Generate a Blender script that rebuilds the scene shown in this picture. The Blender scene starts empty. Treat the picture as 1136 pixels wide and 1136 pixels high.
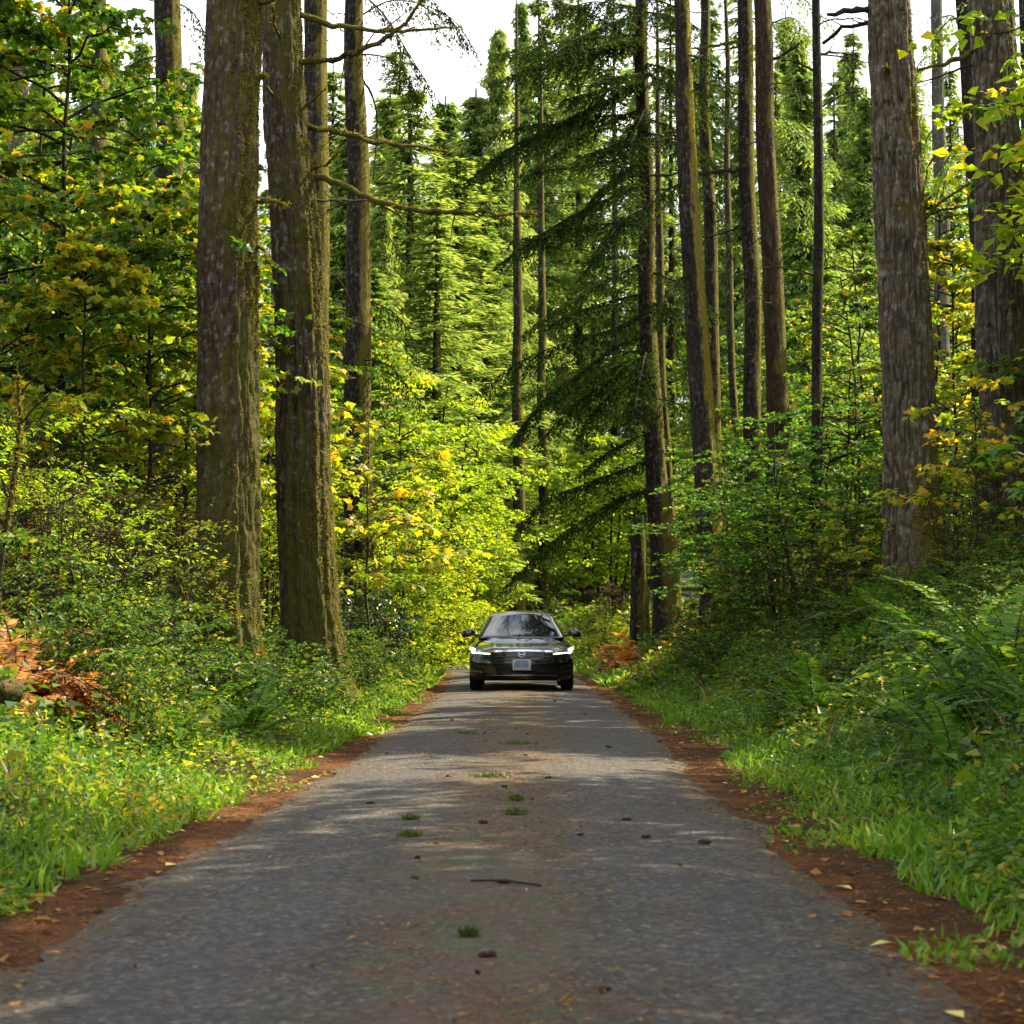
import bpy, math, random
import numpy as np
from mathutils import Vector

random.seed(11)
rng = np.random.default_rng(11)
S = bpy.context.scene
COL = S.collection
RAD = math.radians

# ------------------------------------------------------------------ camera model
F = 2200.0            # focal length in photo pixels (1136 wide)
CH = 1.07             # camera height
TH = math.atan(132.0 / F)
CAM = np.array([0.0, 0.0, CH])
FW = np.array([0, math.cos(TH), math.sin(TH)])
UP = np.array([0, -math.sin(TH), math.cos(TH)])
RT = np.array([1.0, 0, 0])


def P(px, py, Y):
    """world point that sits at photo pixel (px,py) at ground distance Y"""
    d = RT * (px - 568) / F + UP * (568 - py) / F + FW
    return CAM + d * (Y / d[1])


def PX(px, Y):
    return (px - 568) / F * Y


def to_px(p):
    v = np.asarray(p, float) - CAM
    z = v @ FW
    return 568 + F * (v @ RT) / z, 568 - F * (v @ UP) / z


# ------------------------------------------------------------------ noise / terrain
def hash2(ix, iy, seed):
    n = (ix * 374761393 + iy * 668265263 + seed * 144665) & 0x7fffffff
    n = ((n ^ (n >> 13)) * 1274126177) & 0x7fffffff
    n = n ^ (n >> 16)
    return (n & 0xffff) / 65535.0


def noise2(x, y, seed=0):
    x = np.asarray(x, float); y = np.asarray(y, float)
    ix = np.floor(x).astype(np.int64); iy = np.floor(y).astype(np.int64)
    fx = x - ix; fy = y - iy
    fx = fx * fx * (3 - 2 * fx); fy = fy * fy * (3 - 2 * fy)
    a = hash2(ix, iy, seed); b = hash2(ix + 1, iy, seed)
    c = hash2(ix, iy + 1, seed); d = hash2(ix + 1, iy + 1, seed)
    return (a * (1 - fx) + b * fx) * (1 - fy) + (c * (1 - fx) + d * fx) * fy


def fbm(x, y, seed=0, o=3):
    s = 0; a = 1; t = 0
    for k in range(o):
        s = s + a * noise2(x * 2 ** k, y * 2 ** k, seed + k * 17); t += a; a *= .5
    return s / t


YS = [-10, 0, 7, 14, 20, 35, 48, 58, 72, 90, 110]
LE = [-1.7, -1.68, -1.60, -1.43, -1.30, -1.27, -1.42, -2.1, -4.6, -9.5, -17]
RE = [1.28, 1.28, 1.30, 1.34, 1.50, 1.52, 1.45, 0.9, -1.3, -6.0, -13]


def road_l(Y): return np.interp(Y, YS, LE)
def road_r(Y): return np.interp(Y, YS, RE)


def sstep(t):
    t = np.clip(t, 0, 1); return t * t * (3 - 2 * t)


def height(X, Y):
    X = np.asarray(X, float); Y = np.asarray(Y, float)
    ul = road_l(Y) - X; ur = X - road_r(Y)
    hl = 0.85 * sstep((ul - .35) / 3.2) + .05 * np.clip(ul - 3.5, 0, 30)
    hr = 1.42 * sstep((ur - .4) / 4.2) + .13 * np.clip(ur - 4.4, 0, 12) * (1 - sstep((Y - 42) / 16)) + .03 * np.clip(ur - 16, 0, 60)
    h = np.where(ul > 0, hl, 0) + np.where(ur > 0, hr, 0)
    u = np.maximum(ul, ur)
    h = h + .10 * np.clip(Y - 118, 0, 400) * sstep((Y - 118) / 60)
    b = (fbm(X * .7, Y * .7, 3) - .5) * .35 * sstep((u - .3) / 1.5)
    b = b + (fbm(X * 4, Y * 4, 8) - .5) * .05 * sstep(u / .3)
    return h + b


def hgt(x, y): return float(height(np.array([x]), np.array([y]))[0])


def side_u(X, Y): return np.maximum(road_l(Y) - X, X - road_r(Y))


# ------------------------------------------------------------------ object helpers
def new_obj(name, data, parent=None):
    o = bpy.data.objects.new(name, data); COL.objects.link(o)
    if parent is not None: o.parent = parent
    return o


def tag(o, label=None, cat=None, group=None, kind=None):
    if label: o['label'] = label
    if cat: o['category'] = cat
    if group: o['group'] = group
    if kind: o['kind'] = kind
    return o


def thing(name, label, cat, loc=(0, 0, 0), rotz=0, group=None):
    o = new_obj(name, None); o.location = loc; o.rotation_euler = (0, 0, rotz); o.empty_display_size = .2
    return tag(o, label, cat, group)


class MB:
    """collects vectorised pieces, becomes one mesh"""
    def __init__(s):
        s.v = []; s.q = []; s.t = []; s.qt = []; s.tt = []; s.qm = []; s.tm = []; s.n = 0

    def add(s, v, f, tone=0.5, mat=0):
        v = np.asarray(v, np.float32).reshape(-1, 3); f = np.asarray(f, np.int64)
        if len(f) == 0: s.v.append(v); s.n += len(v); return
        tn = np.broadcast_to(np.asarray(tone, np.float32), (len(f),))
        mm = np.full(len(f), mat, np.int32)
        if f.shape[1] == 4: s.q.append(f + s.n); s.qt.append(tn); s.qm.append(mm)
        else: s.t.append(f + s.n); s.tt.append(tn); s.tm.append(mm)
        s.v.append(v); s.n += len(v)

    def mesh(s, name, mats, smooth=False, offset=None):
        v = np.concatenate(s.v) if s.v else np.zeros((0, 3), np.float32)
        if offset is not None: v = v - np.asarray(offset, np.float32)
        q = np.concatenate(s.q) if s.q else np.zeros((0, 4), np.int64)
        t = np.concatenate(s.t) if s.t else np.zeros((0, 3), np.int64)
        tone = np.concatenate((s.qt if s.q else []) + (s.tt if s.t else []) or [np.zeros(0, np.float32)])
        mi = np.concatenate((s.qm if s.q else []) + (s.tm if s.t else []) or [np.zeros(0, np.int32)])
        me = bpy.data.meshes.new(name)
        me.vertices.add(len(v)); me.vertices.foreach_set('co', v.astype(np.float32).ravel())
        nl = len(q) * 4 + len(t) * 3
        me.loops.add(nl); me.loops.foreach_set('vertex_index', np.concatenate([q.ravel(), t.ravel()]).astype(np.int32))
        npol = len(q) + len(t)
        me.polygons.add(npol)
        ls = np.concatenate([np.arange(len(q)) * 4, len(q) * 4 + np.arange(len(t)) * 3]).astype(np.int32)
        me.polygons.foreach_set('loop_start', ls)
        me.polygons.foreach_set('material_index', mi.astype(np.int32))
        me.polygons.foreach_set('use_smooth', np.full(npol, smooth))
        a = me.attributes.new('tone', 'FLOAT', 'FACE'); a.data.foreach_set('value', tone.astype(np.float32))
        for m in (mats if isinstance(mats, (list, tuple)) else [mats]): me.materials.append(m)
        me.update(calc_edges=True)
        return me

    def obj(s, name, mats, parent=None, smooth=False, offset=None):
        return new_obj(name, s.mesh(name, mats, smooth, offset), parent)


def unit(v):
    v = np.asarray(v, float); return v / (np.linalg.norm(v, axis=-1, keepdims=True) + 1e-9)


def rvec(n, s=1.0): return rng.normal(0, s, (n, 3))


def leaves(mb, c, d, nrm, L, W, tone, fold=.18, mat=0):
    """diamond leaves folded on the midrib"""
    n = len(c)
    if n == 0: return
    d = unit(d); side = unit(np.cross(d, nrm)); up = np.cross(side, d)
    L = np.broadcast_to(L, (n,))[:, None]; W = np.broadcast_to(W, (n,))[:, None]
    v = np.empty((n, 4, 3))
    v[:, 0] = c
    v[:, 1] = c + d * L * .42 + side * W * .5 + up * W * fold
    v[:, 2] = c + d * L - up * L * .08
    v[:, 3] = c + d * L * .42 - side * W * .5 + up * W * fold
    f = np.arange(n * 4).reshape(n, 4)
    mb.add(v, f, tone, mat)


MAPLE = np.array([(0.0, 0.0), (.24, -.04), (.42, .02), (.34, .17), (.60, .36), (.42, .46), (.30, .48), (.24, .66), (.13, .74), (0, 1.0)])
_full = np.concatenate([MAPLE, MAPLE[1:-1][::-1] * np.array([-1, 1])])


def maple_leaves(mb, c, d, nrm, L, tone, mat=0):
    n = len(c)
    if n == 0: return
    d = unit(d); side = unit(np.cross(d, nrm)); up = np.cross(side, d)
    L = np.broadcast_to(L, (n,))[:, None, None]
    o = _full; K = len(o)
    v = np.empty((n, K + 1, 3))
    cup = -(o[:, 0] ** 2) * .45 - (o[:, 1] - .35) ** 2 * .25
    v[:, :K] = c[:, None] + L * (side[:, None] * o[None, :, 0:1] * .95 + d[:, None] * o[None, :, 1:2] + up[:, None] * cup[None, :, None])
    v[:, K] = c + (L[:, 0] * .38) * d
    k = np.arange(K)
    tri = np.stack([np.full(K, K), k, (k + 1) % K], 1)
    f = (np.arange(n) * (K + 1))[:, None, None] + tri[None]
    mb.add(v, f.reshape(-1, 3), np.repeat(np.broadcast_to(tone, (n,)), K), mat)


def tube(mb, pts, rad, sides=6, tone=.5, mat=0, cap=True):
    pts = np.asarray(pts, float); n = len(pts)
    rad = np.broadcast_to(np.asarray(rad, float), (n,))
    tg = unit(np.gradient(pts, axis=0))
    ref = np.array([0, 0, 1.0]) if abs(tg[:, 2].mean()) < .8 else np.array([1.0, 0, 0])
    a = unit(np.cross(tg, ref)); b = np.cross(tg, a)
    th = np.arange(sides) * 2 * math.pi / sides
    v = pts[:, None] + rad[:, None, None] * (a[:, None] * np.cos(th)[None, :, None] + b[:, None] * np.sin(th)[None, :, None])
    i = np.arange(n - 1)[:, None] * sides; j = np.arange(sides)[None]; j2 = (j + 1) % sides
    f = np.stack([i + j, i + j2, i + sides + j2, i + sides + j], -1).reshape(-1, 4)
    mb.add(v, f, tone, mat)
    if cap:
        c = pts[-1] + tg[-1] * rad[-1] * .6
        mb.add(np.concatenate([v[-1], c[None]]), np.stack([np.arange(sides), (np.arange(sides) + 1) % sides, np.full(sides, sides)], 1), tone, mat)


def curve(p0, p1, sag=0, bend=0, n=8, jitter=0):
    p0 = np.asarray(p0, float); p1 = np.asarray(p1, float)
    t = np.linspace(0, 1, n)[:, None]
    p = p0 + (p1 - p0) * t
    p[:, 2] += (4 * t[:, 0] * (1 - t[:, 0])) * sag
    d = unit(np.cross(p1 - p0, [0, 0, 1.0])); p = p + d * bend * (4 * t * (1 - t))
    if jitter: p[1:-1] += rng.normal(0, jitter, (n - 2, 3))
    return p


def resample(pts, step):
    pts = np.asarray(pts, float)
    # Catmull-Rom smoothing first
    if len(pts) > 2:
        q = np.concatenate([[2 * pts[0] - pts[1]], pts, [2 * pts[-1] - pts[-2]]]); out = []
        for i in range(1, len(q) - 2):
            for t in np.linspace(0, 1, 8, endpoint=False):
                a, b, c, d = q[i - 1], q[i], q[i + 1], q[i + 2]
                out.append(.5 * (2 * b + (c - a) * t + (2 * a - 5 * b + 4 * c - d) * t * t + (3 * b - a - 3 * c + d) * t ** 3))
        out.append(pts[-1]); pts = np.array(out)
    L = np.concatenate([[0], np.cumsum(np.linalg.norm(np.diff(pts, axis=0), axis=1))])
    n = max(3, int(L[-1] / step) + 1); s = np.linspace(0, L[-1], n)
    return np.stack([np.interp(s, L, pts[:, k]) for k in range(3)], 1)


# ------------------------------------------------------------------ materials
def nodes(name):
    m = bpy.data.materials.new(name); m.use_nodes = True
    nt = m.node_tree; nt.nodes.clear()
    out = nt.nodes.new('ShaderNodeOutputMaterial')
    return m, nt, out


def N(nt, t, **kw):
    n = nt.nodes.new(t)
    for k, v in kw.items():
        if k in n.inputs.keys(): n.inputs[k].default_value = v
        else: setattr(n, k, v)
    return n


def ramp(nt, fac, stops, interp='LINEAR'):
    r = nt.nodes.new('ShaderNodeValToRGB'); r.color_ramp.interpolation = interp
    e = r.color_ramp.elements
    while len(e) < len(stops): e.new(.5)
    for el, (p, c) in zip(e, stops):
        el.position = p; el.color = (c, c, c, 1) if isinstance(c, (int, float)) else (*c, 1)
    nt.links.new(fac, r.inputs[0]); return r.outputs[0]


def mix(nt, fac, a, b, mode='MIX'):
    m = nt.nodes.new('ShaderNodeMix'); m.data_type = 'RGBA'; m.blend_type = mode
    for sock, val in ((m.inputs[0], fac), (m.inputs[6], a), (m.inputs[7], b)):
        if hasattr(val, 'is_output'): nt.links.new(val, sock)
        elif isinstance(val, (int, float)): sock.default_value = val
        else: sock.default_value = (*val, 1)
    return m.outputs[2]


def math_n(nt, op, a, b=None, c=None):
    m = nt.nodes.new('ShaderNodeMath'); m.operation = op
    for i, val in enumerate((a, b, c)):
        if val is None: continue
        if hasattr(val, 'is_output'): nt.links.new(val, m.inputs[i])
        else: m.inputs[i].default_value = val
    return m.outputs[0]


def noise(nt, vec, scale, detail=3, rough=.55, dist=0):
    n = N(nt, 'ShaderNodeTexNoise'); n.inputs['Scale'].default_value = scale; n.inputs['Detail'].default_value = detail
    n.inputs['Roughness'].default_value = rough; n.inputs['Distortion'].default_value = dist
    if vec is not None: nt.links.new(vec, n.inputs['Vector'])
    return n.outputs[0]


def leaf_mat(name, stops, trans=.45, rough=.45, spec=.35, vary=.12, tcol=1.5):
    m, nt, out = nodes(name)
    at = N(nt, 'ShaderNodeAttribute', attribute_name='tone')
    oi = N(nt, 'ShaderNodeObjectInfo')
    t = math_n(nt, 'ADD', at.outputs['Fac'], math_n(nt, 'MULTIPLY', math_n(nt, 'SUBTRACT', oi.outputs['Random'], .5), vary * 2))
    col = ramp(nt, t, stops)
    pb = N(nt, 'ShaderNodeBsdfPrincipled'); pb.inputs['Roughness'].default_value = rough
    pb.inputs['Specular IOR Level'].default_value = spec
    nt.links.new(col, pb.inputs['Base Color'])
    tr = N(nt, 'ShaderNodeBsdfTranslucent')
    nt.links.new(mix(nt, 1.0, col, (tcol * 1.15, tcol, tcol * .5), 'MULTIPLY'), tr.inputs['Color'])
    mx = N(nt, 'ShaderNodeMixShader'); mx.inputs[0].default_value = trans
    nt.links.new(pb.outputs[0], mx.inputs[1]); nt.links.new(tr.outputs[0], mx.inputs[2])
    nt.links.new(mx.outputs[0], out.inputs[0])
    return m


def plain(name, col, rough=.5, spec=.5, metal=0, emit=None, es=0, coat=0):
    m, nt, out = nodes(name)
    pb = N(nt, 'ShaderNodeBsdfPrincipled')
    tc = N(nt, 'ShaderNodeTexCoord')
    c = mix(nt, noise(nt, tc.outputs['Object'], 9, 4), tuple(x * .85 for x in col), tuple(min(1, x * 1.12) for x in col))
    nt.links.new(c, pb.inputs['Base Color'])
    pb.inputs['Roughness'].default_value = rough; pb.inputs['Specular IOR Level'].default_value = spec
    pb.inputs['Metallic'].default_value = metal; pb.inputs['Coat Weight'].default_value = coat
    pb.inputs['Coat Roughness'].default_value = .03
    if emit: pb.inputs['Emission Color'].default_value = (*emit, 1); pb.inputs['Emission Strength'].default_value = es
    nt.links.new(pb.outputs[0], out.inputs[0]); return m


def bark_mat(name, dark, light, lichen, moss_col, moss=.5, lich=.5, side=.35, scale=1.0, bump=.06, attr=False):
    """furrowed bark; moss in patches, thicker on one side and at the foot"""
    m, nt, out = nodes(name)
    tc = N(nt, 'ShaderNodeTexCoord'); oi = N(nt, 'ShaderNodeObjectInfo')
    off = N(nt, 'ShaderNodeVectorMath', operation='ADD')
    nt.links.new(tc.outputs['Object'], off.inputs[0]); nt.links.new(oi.outputs['Random'], off.inputs[1])
    mp = N(nt, 'ShaderNodeMapping'); mp.inputs['Scale'].default_value = (1, 1, .26)
    nt.links.new(off.outputs[0], mp.inputs['Vector'])
    mp2 = N(nt, 'ShaderNodeMapping'); mp2.inputs['Scale'].default_value = (1, 1, .17); nt.links.new(off.outputs[0], mp2.inputs['Vector'])
    rn = noise(nt, mp2.outputs[0], 15 * scale, 4, .55, .5)
    rd = math_n(nt, 'ABSOLUTE', math_n(nt, 'SUBTRACT', rn, .5))
    fine = noise(nt, mp.outputs[0], 45 * scale, 5, .65)
    fur = ramp(nt, rd, [(0, 0.0), (.045, .45), (.15, 1.0)])
    crack = ramp(nt, noise(nt, mp.outputs[0], 22 * scale, 3, .6), [(.36, .35), (.46, 1.0)])
    fur = math_n(nt, 'MULTIPLY', fur, crack)
    if attr:
        fa = N(nt, 'ShaderNodeAttribute', attribute_name='furrow'); fur = math_n(nt, 'ADD', math_n(nt, 'MULTIPLY', fa.outputs['Fac'], .8), math_n(nt, 'MULTIPLY', fur, .2))
    hgt_ = math_n(nt, 'ADD', math_n(nt, 'MULTIPLY', fur, .75), math_n(nt, 'MULTIPLY', fine, .35))
    col = mix(nt, ramp(nt, hgt_, [(.22, 0.0), (.95, 1.0)]), dark, light)  # bark tones, with furrows darkened further to stand in for crease shade
    big = noise(nt, off.outputs[0], 2.2, 4, .6)
    col = mix(nt, ramp(nt, big, [(.35, 0.0), (.62, .7)]), col, tuple(c * .55 for c in light))
    lf = noise(nt, off.outputs[0], 9, 5, .7)
    lf = math_n(nt, 'MULTIPLY', ramp(nt, lf, [(.52, 0.0), (.60, 1.0)]), math_n(nt, 'MULTIPLY', fur, lich))
    col = mix(nt, lf, col, lichen)
    # moss
    geo = N(nt, 'ShaderNodeNewGeometry'); sx = N(nt, 'ShaderNodeSeparateXYZ'); nt.links.new(geo.outputs['Normal'], sx.inputs[0])
    so = N(nt, 'ShaderNodeSeparateXYZ'); nt.links.new(tc.outputs['Object'], so.inputs[0])
    foot = ramp(nt, math_n(nt, 'MULTIPLY', so.outputs['Z'], .25), [(0.0, .30), (1.0, 0.0)])
    ms = math_n(nt, 'ADD', noise(nt, off.outputs[0], 1.5, 5, .62), math_n(nt, 'MULTIPLY', sx.outputs['X'], side * .5))
    ms = math_n(nt, 'ADD', ms, foot)
    mk = ramp(nt, math_n(nt, 'ADD', math_n(nt, 'ADD', ms, moss - .5), math_n(nt, 'MULTIPLY', math_n(nt, 'SUBTRACT', hgt_, .55), -.28)), [(.52, 0.0), (.68, .92)])
    mc = mix(nt, noise(nt, off.outputs[0], 26, 6, .75), tuple(c * .2 for c in moss_col), tuple(c * 1.35 for c in moss_col))
    col = mix(nt, mk, col, mc)
    pb = N(nt, 'ShaderNodeBsdfPrincipled'); pb.inputs['Roughness'].default_value = .9; pb.inputs['Specular IOR Level'].default_value = .15
    nt.links.new(col, pb.inputs['Base Color'])
    bp = N(nt, 'ShaderNodeBump'); bp.inputs['Strength'].default_value = 1.0; bp.inputs['Distance'].default_value = bump
    nt.links.new(math_n(nt, 'ADD', hgt_, math_n(nt, 'MULTIPLY', mk, noise(nt, off.outputs[0], 50, 3))), bp.inputs['Height'])
    nt.links.new(bp.outputs[0], pb.inputs['Normal'])
    nt.links.new(pb.outputs[0], out.inputs[0]); return m


MOSSC = (.16, .15, .018)
B_mossy = bark_mat('bark_mossy_brown', (.005, .0035, .0025), (.088, .060, .038), (.26, .25, .20), (.085, .080, .013), .565, .5, .34, attr=True, bump=.03)
B_grey = bark_mat('bark_grey_furrowed', (.010, .007, .004), (.135, .106, .070), (.38, .37, .33), (.13, .11, .02), .38, .35, .6, .85, .03, attr=True)
B_far = bark_mat('bark_forest', (.010, .007, .005), (.058, .044, .031), (.30, .30, .27), (.20, .17, .02), .42, .45, 1.0)
B_stem = bark_mat('bark_thin_stem', (.015, .011, .008), (.06, .047, .036), (.2, .2, .18), (.10, .10, .02), .40, .2, .3, 2)
B_twig = plain('twig_bark', (.028, .020, .014), .9, .1)
B_mossbranch = bark_mat('mossy_branch', (.03, .02, .014), (.10, .075, .05), (.2, .2, .17), (.22, .20, .02), .66, .2, 0.0, 2)

G = lambda *s: list(s)
L_maple = leaf_mat('maple_leaf', [(0, (.03, .095, .010)), (.5, (.085, .185, .012)), (.80, (.22, .28, .014)), (.93, (.42, .35, .016)), (1, (.52, .27, .015))], .55, vary=.10)
L_maple_y = leaf_mat('maple_leaf_yellow', [(0, (.08, .17, .012)), (.45, (.20, .27, .014)), (.8, (.42, .36, .016)), (1, (.54, .30, .015))], .55, vary=.10)
L_green = leaf_mat('shrub_leaf_green', [(0, (.018, .058, .008)), (.5, (.055, .125, .012)), (.85, (.14, .20, .016)), (1, (.35, .28, .03))], .42, spec=.25)
L_deep = leaf_mat('vine_maple_leaf', [(0, (.030, .095, .009)), (.55, (.075, .18, .013)), (.90, (.13, .21, .015)), (1, (.42, .20, .03))], .50, spec=.2)
L_lime = leaf_mat('shrub_leaf_lime', [(0, (.10, .21, .010)), (.5, (.22, .34, .012)), (.8, (.38, .42, .014)), (1, (.52, .40, .02))], .58, spec=.2)
L_olive = leaf_mat('huckleberry_leaf', [(0, (.05, .10, .010)), (.5, (.13, .18, .012)), (.85, (.26, .25, .014)), (1, (.40, .22, .02))], .50, spec=.2)
L_dark = leaf_mat('evergreen_shrub_leaf', [(0, (.010, .035, .010)), (.6, (.022, .065, .016)), (1, (.05, .11, .03))], .15, rough=.32, spec=.5)
L_red = leaf_mat('russet_leaf', [(0, (.08, .045, .022)), (.6, (.19, .085, .035)), (1, (.30, .16, .05))], .35)
L_herb = leaf_mat('herb_leaf', [(0, (.016, .055, .008)), (.5, (.048, .125, .012)), (.88, (.14, .22, .016)), (1, (.30, .24, .03))], .40, spec=.2)
L_grass = leaf_mat('grass_blade', [(0, (.05, .13, .010)), (.6, (.13, .26, .014)), (.9, (.25, .30, .03)), (1, (.42, .34, .10))], .40)
L_fern = leaf_mat('fern_frond', [(0, (.028, .085, .010)), (.6, (.075, .18, .016)), (1, (.18, .26, .025))], .45, spec=.2)
L_bracken = leaf_mat('dead_bracken', [(0, (.09, .040, .016)), (.35, (.27, .115, .026)), (.6, (.46, .215, .04)), (1, (.52, .34, .12))], .45)
L_hem = leaf_mat('hemlock_needles', [(0, (.008, .020, .005)), (.6, (.020, .044, .007)), (1, (.065, .10, .011))], .30, vary=.06, spec=.04, rough=.7)  # needle green darkened so the boughs look shaded
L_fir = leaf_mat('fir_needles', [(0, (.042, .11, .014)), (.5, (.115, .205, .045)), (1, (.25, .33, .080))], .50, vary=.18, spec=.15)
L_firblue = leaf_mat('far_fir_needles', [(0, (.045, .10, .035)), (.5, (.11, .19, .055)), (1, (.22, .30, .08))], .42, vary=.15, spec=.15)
L_tuft = leaf_mat('tuft_blade', [(0, (.03, .05, .010)), (.6, (.08, .13, .014)), (1, (.20, .20, .03))], .3)
L_moss = leaf_mat('moss_tuft', [(0, (.05, .042, .010)), (.5, (.135, .115, .014)), (1, (.27, .24, .02))], .25, rough=.9, spec=.05)
L_litter = leaf_mat('leaf_litter', [(0, (.06, .025, .012)), (.45, (.20, .085, .025)), (.8, (.32, .18, .05)), (1, (.55, .48, .16))], .15, rough=.8, spec=.1)


def ground_mat():
    m, nt, out = nodes('forest_soil')
    geo = N(nt, 'ShaderNodeNewGeometry'); at = N(nt, 'ShaderNodeAttribute', attribute_name='needle')
    n1 = noise(nt, geo.outputs['Position'], 4, 6, .65); n2 = noise(nt, geo.outputs['Position'], 60, 4, .7)
    soil = mix(nt, n1, (.018, .013, .008), (.055, .042, .018))
    needle = mix(nt, n2, (.045, .018, .009), (.21, .092, .036))
    needle = mix(nt, ramp(nt, noise(nt, geo.outputs['Position'], 2.3, 5), [(.40, 0.0), (.62, .85)]), needle, (.035, .020, .012))
    col = mix(nt, at.outputs['Fac'], soil, needle)
    pb = N(nt, 'ShaderNodeBsdfPrincipled'); pb.inputs['Roughness'].default_value = .95; pb.inputs['Specular IOR Level'].default_value = .1
    nt.links.new(col, pb.inputs['Base Color'])
    bp = N(nt, 'ShaderNodeBump'); bp.inputs['Distance'].default_value = .03; nt.links.new(n2, bp.inputs['Height'])
    nt.links.new(bp.outputs[0], pb.inputs['Normal']); nt.links.new(pb.outputs[0], out.inputs[0]); return m


def asphalt_mat():
    m, nt, out = nodes('old_asphalt')
    geo = N(nt, 'ShaderNodeNewGeometry'); pos = geo.outputs['Position']
    at = N(nt, 'ShaderNodeAttribute', attribute_name='across')      # -1 .. 1 across the road
    agg = N(nt, 'ShaderNodeTexVoronoi'); agg.inputs['Scale'].default_value = 44; nt.links.new(pos, agg.inputs['Vector'])
    n0 = noise(nt, pos, 75, 4, .85)
    base = mix(nt, noise(nt, pos, 1.2, 6, .6), (.044, .037, .030), (.092, .079, .064))
    sp = ramp(nt, agg.outputs['Color'], [(.15, .25), (.5, .85), (.8, 1.7), (1, 4.2)])
    col = mix(nt, 1.0, base, sp, 'MULTIPLY')
    col = mix(nt, ramp(nt, n0, [(.40, .85), (.54, 0.0)]), col, (.022, .021, .020))
    gr2 = N(nt, 'ShaderNodeTexVoronoi'); gr2.inputs['Scale'].default_value = 19; nt.links.new(pos, gr2.inputs['Vector'])
    col = mix(nt, 1.0, col, ramp(nt, gr2.outputs['Color'], [(.1, .82), (.5, 1.0), (.9, 1.2)]), 'MULTIPLY')
    ck = N(nt, 'ShaderNodeTexVoronoi', feature='DISTANCE_TO_EDGE'); ck.inputs['Scale'].default_value = .85
    wv = N(nt, 'ShaderNodeTexNoise'); wv.inputs['Scale'].default_value = 3.5; wv.inputs['Detail'].default_value = 5; nt.links.new(pos, wv.inputs['Vector'])
    wd = N(nt, 'ShaderNodeVectorMath', operation='MULTIPLY_ADD'); nt.links.new(wv.outputs['Color'], wd.inputs[0]); wd.inputs[1].default_value = (.45, .45, .45); nt.links.new(pos, wd.inputs[2]); nt.links.new(wd.outputs[0], ck.inputs['Vector'])
    crk = math_n(nt, 'MULTIPLY', ramp(nt, ck.outputs['Distance'], [(.0, .9), (.016, .0)]), ramp(nt, noise(nt, pos, .7, 2), [(.48, 0.0), (.56, 1.0)]))
    col = mix(nt, crk, col, (.014, .012, .010))
    ab = math_n(nt, 'ABSOLUTE', at.outputs['Fac'])
    trk = ramp(nt, ab, [(.25, 0.0), (.45, .30), (.68, .25), (.85, 0.0)])
    col = mix(nt, math_n(nt, 'MULTIPLY', trk, noise(nt, pos, .9, 4)), col, (.11, .105, .10))
    # fallen needles and moss in the crown of the road and along its edges
    mid = ramp(nt, ab, [(.0, .36), (.16, .29), (.42, .05), (.6, .0)])
    edge = ramp(nt, ab, [(.72, 0.0), (1.0, .38)])
    mp = N(nt, 'ShaderNodeMapping'); mp.inputs['Scale'].default_value = (1.6, .8, 1); nt.links.new(pos, mp.inputs['Vector'])
    pn = noise(nt, mp.outputs[0], 2.6, 7, .68)
    d = ramp(nt, math_n(nt, 'ADD', pn, math_n(nt, 'ADD', mid, edge)), [(.59, 0.0), (.83, .88)])
    d = math_n(nt, 'MULTIPLY', d, ramp(nt, noise(nt, pos, 45, 4, .8), [(.40, .08), (.58, 1.0)]))
    debris = mix(nt, ramp(nt, noise(nt, pos, 3.2, 4), [(.45, 0.0), (.6, 1.0)]), (.12, .060, .026), (.075, .075, .018))
    col = mix(nt, d, col, debris)
    pb = N(nt, 'ShaderNodeBsdfPrincipled'); pb.inputs['Roughness'].default_value = .82; pb.inputs['Specular IOR Level'].default_value = .35
    nt.links.new(col, pb.inputs['Base Color'])
    bp = N(nt, 'ShaderNodeBump'); bp.inputs['Distance'].default_value = .016; bp.inputs['Strength'].default_value = 1.0
    nt.links.new(math_n(nt, 'ADD', agg.outputs['Distance'], n0), bp.inputs['Height'])
    nt.links.new(bp.outputs[0], pb.inputs['Normal']); nt.links.new(pb.outputs[0], out.inputs[0]); return m


# ------------------------------------------------------------------ ground and road
def axis(spec):
    o = []
    for a, b, st in spec: o += list(np.arange(a, b, st))
    return np.array(o + [spec[-1][1]])


def grid_mesh(name, X, Y, Z, mat, attrs):
    ny, nx = X.shape
    i = np.arange(ny - 1)[:, None] * nx; j = np.arange(nx - 1)[None]
    f = np.stack([i + j, i + j + 1, i + nx + j + 1, i + nx + j], -1).reshape(-1, 4)
    mb = MB(); mb.add(np.stack([X, Y, Z], -1).reshape(-1, 3), f)
    me = mb.mesh(name, [mat], True)
    for k, v in attrs.items():
        a = me.attributes.new(k, 'FLOAT', 'POINT'); a.data.foreach_set('value', v.astype(np.float32).ravel())
    return new_obj(name, me)


gx = axis([(-400, -60, 20), (-60, -16, 2), (-16, -4, .3), (-4, 4, .07), (4, 16, .3), (16, 60, 2), (60, 400, 20)])
gy = axis([(-60, 0, 4), (0, 4, .5), (4, 30, .15), (30, 70, .5), (70, 140, 2), (140, 600, 20)])
GX, GY = np.meshgrid(gx, gy)
GZ = height(GX, GY)
GZ = GZ - .02 * (side_u(GX, GY) < -.05)
U = side_u(GX, GY) + (fbm(GX * 1.5, GY * 1.5, 21) - .5) * .5
U = U + (fbm(GX * 6, GY * 6, 23) - .5) * .25
ndl = 1 - sstep((U - .12) / .45)
tag(grid_mesh('ground', GX, GY, GZ, ground_mat(), {'needle': ndl}), kind='structure')

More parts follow.
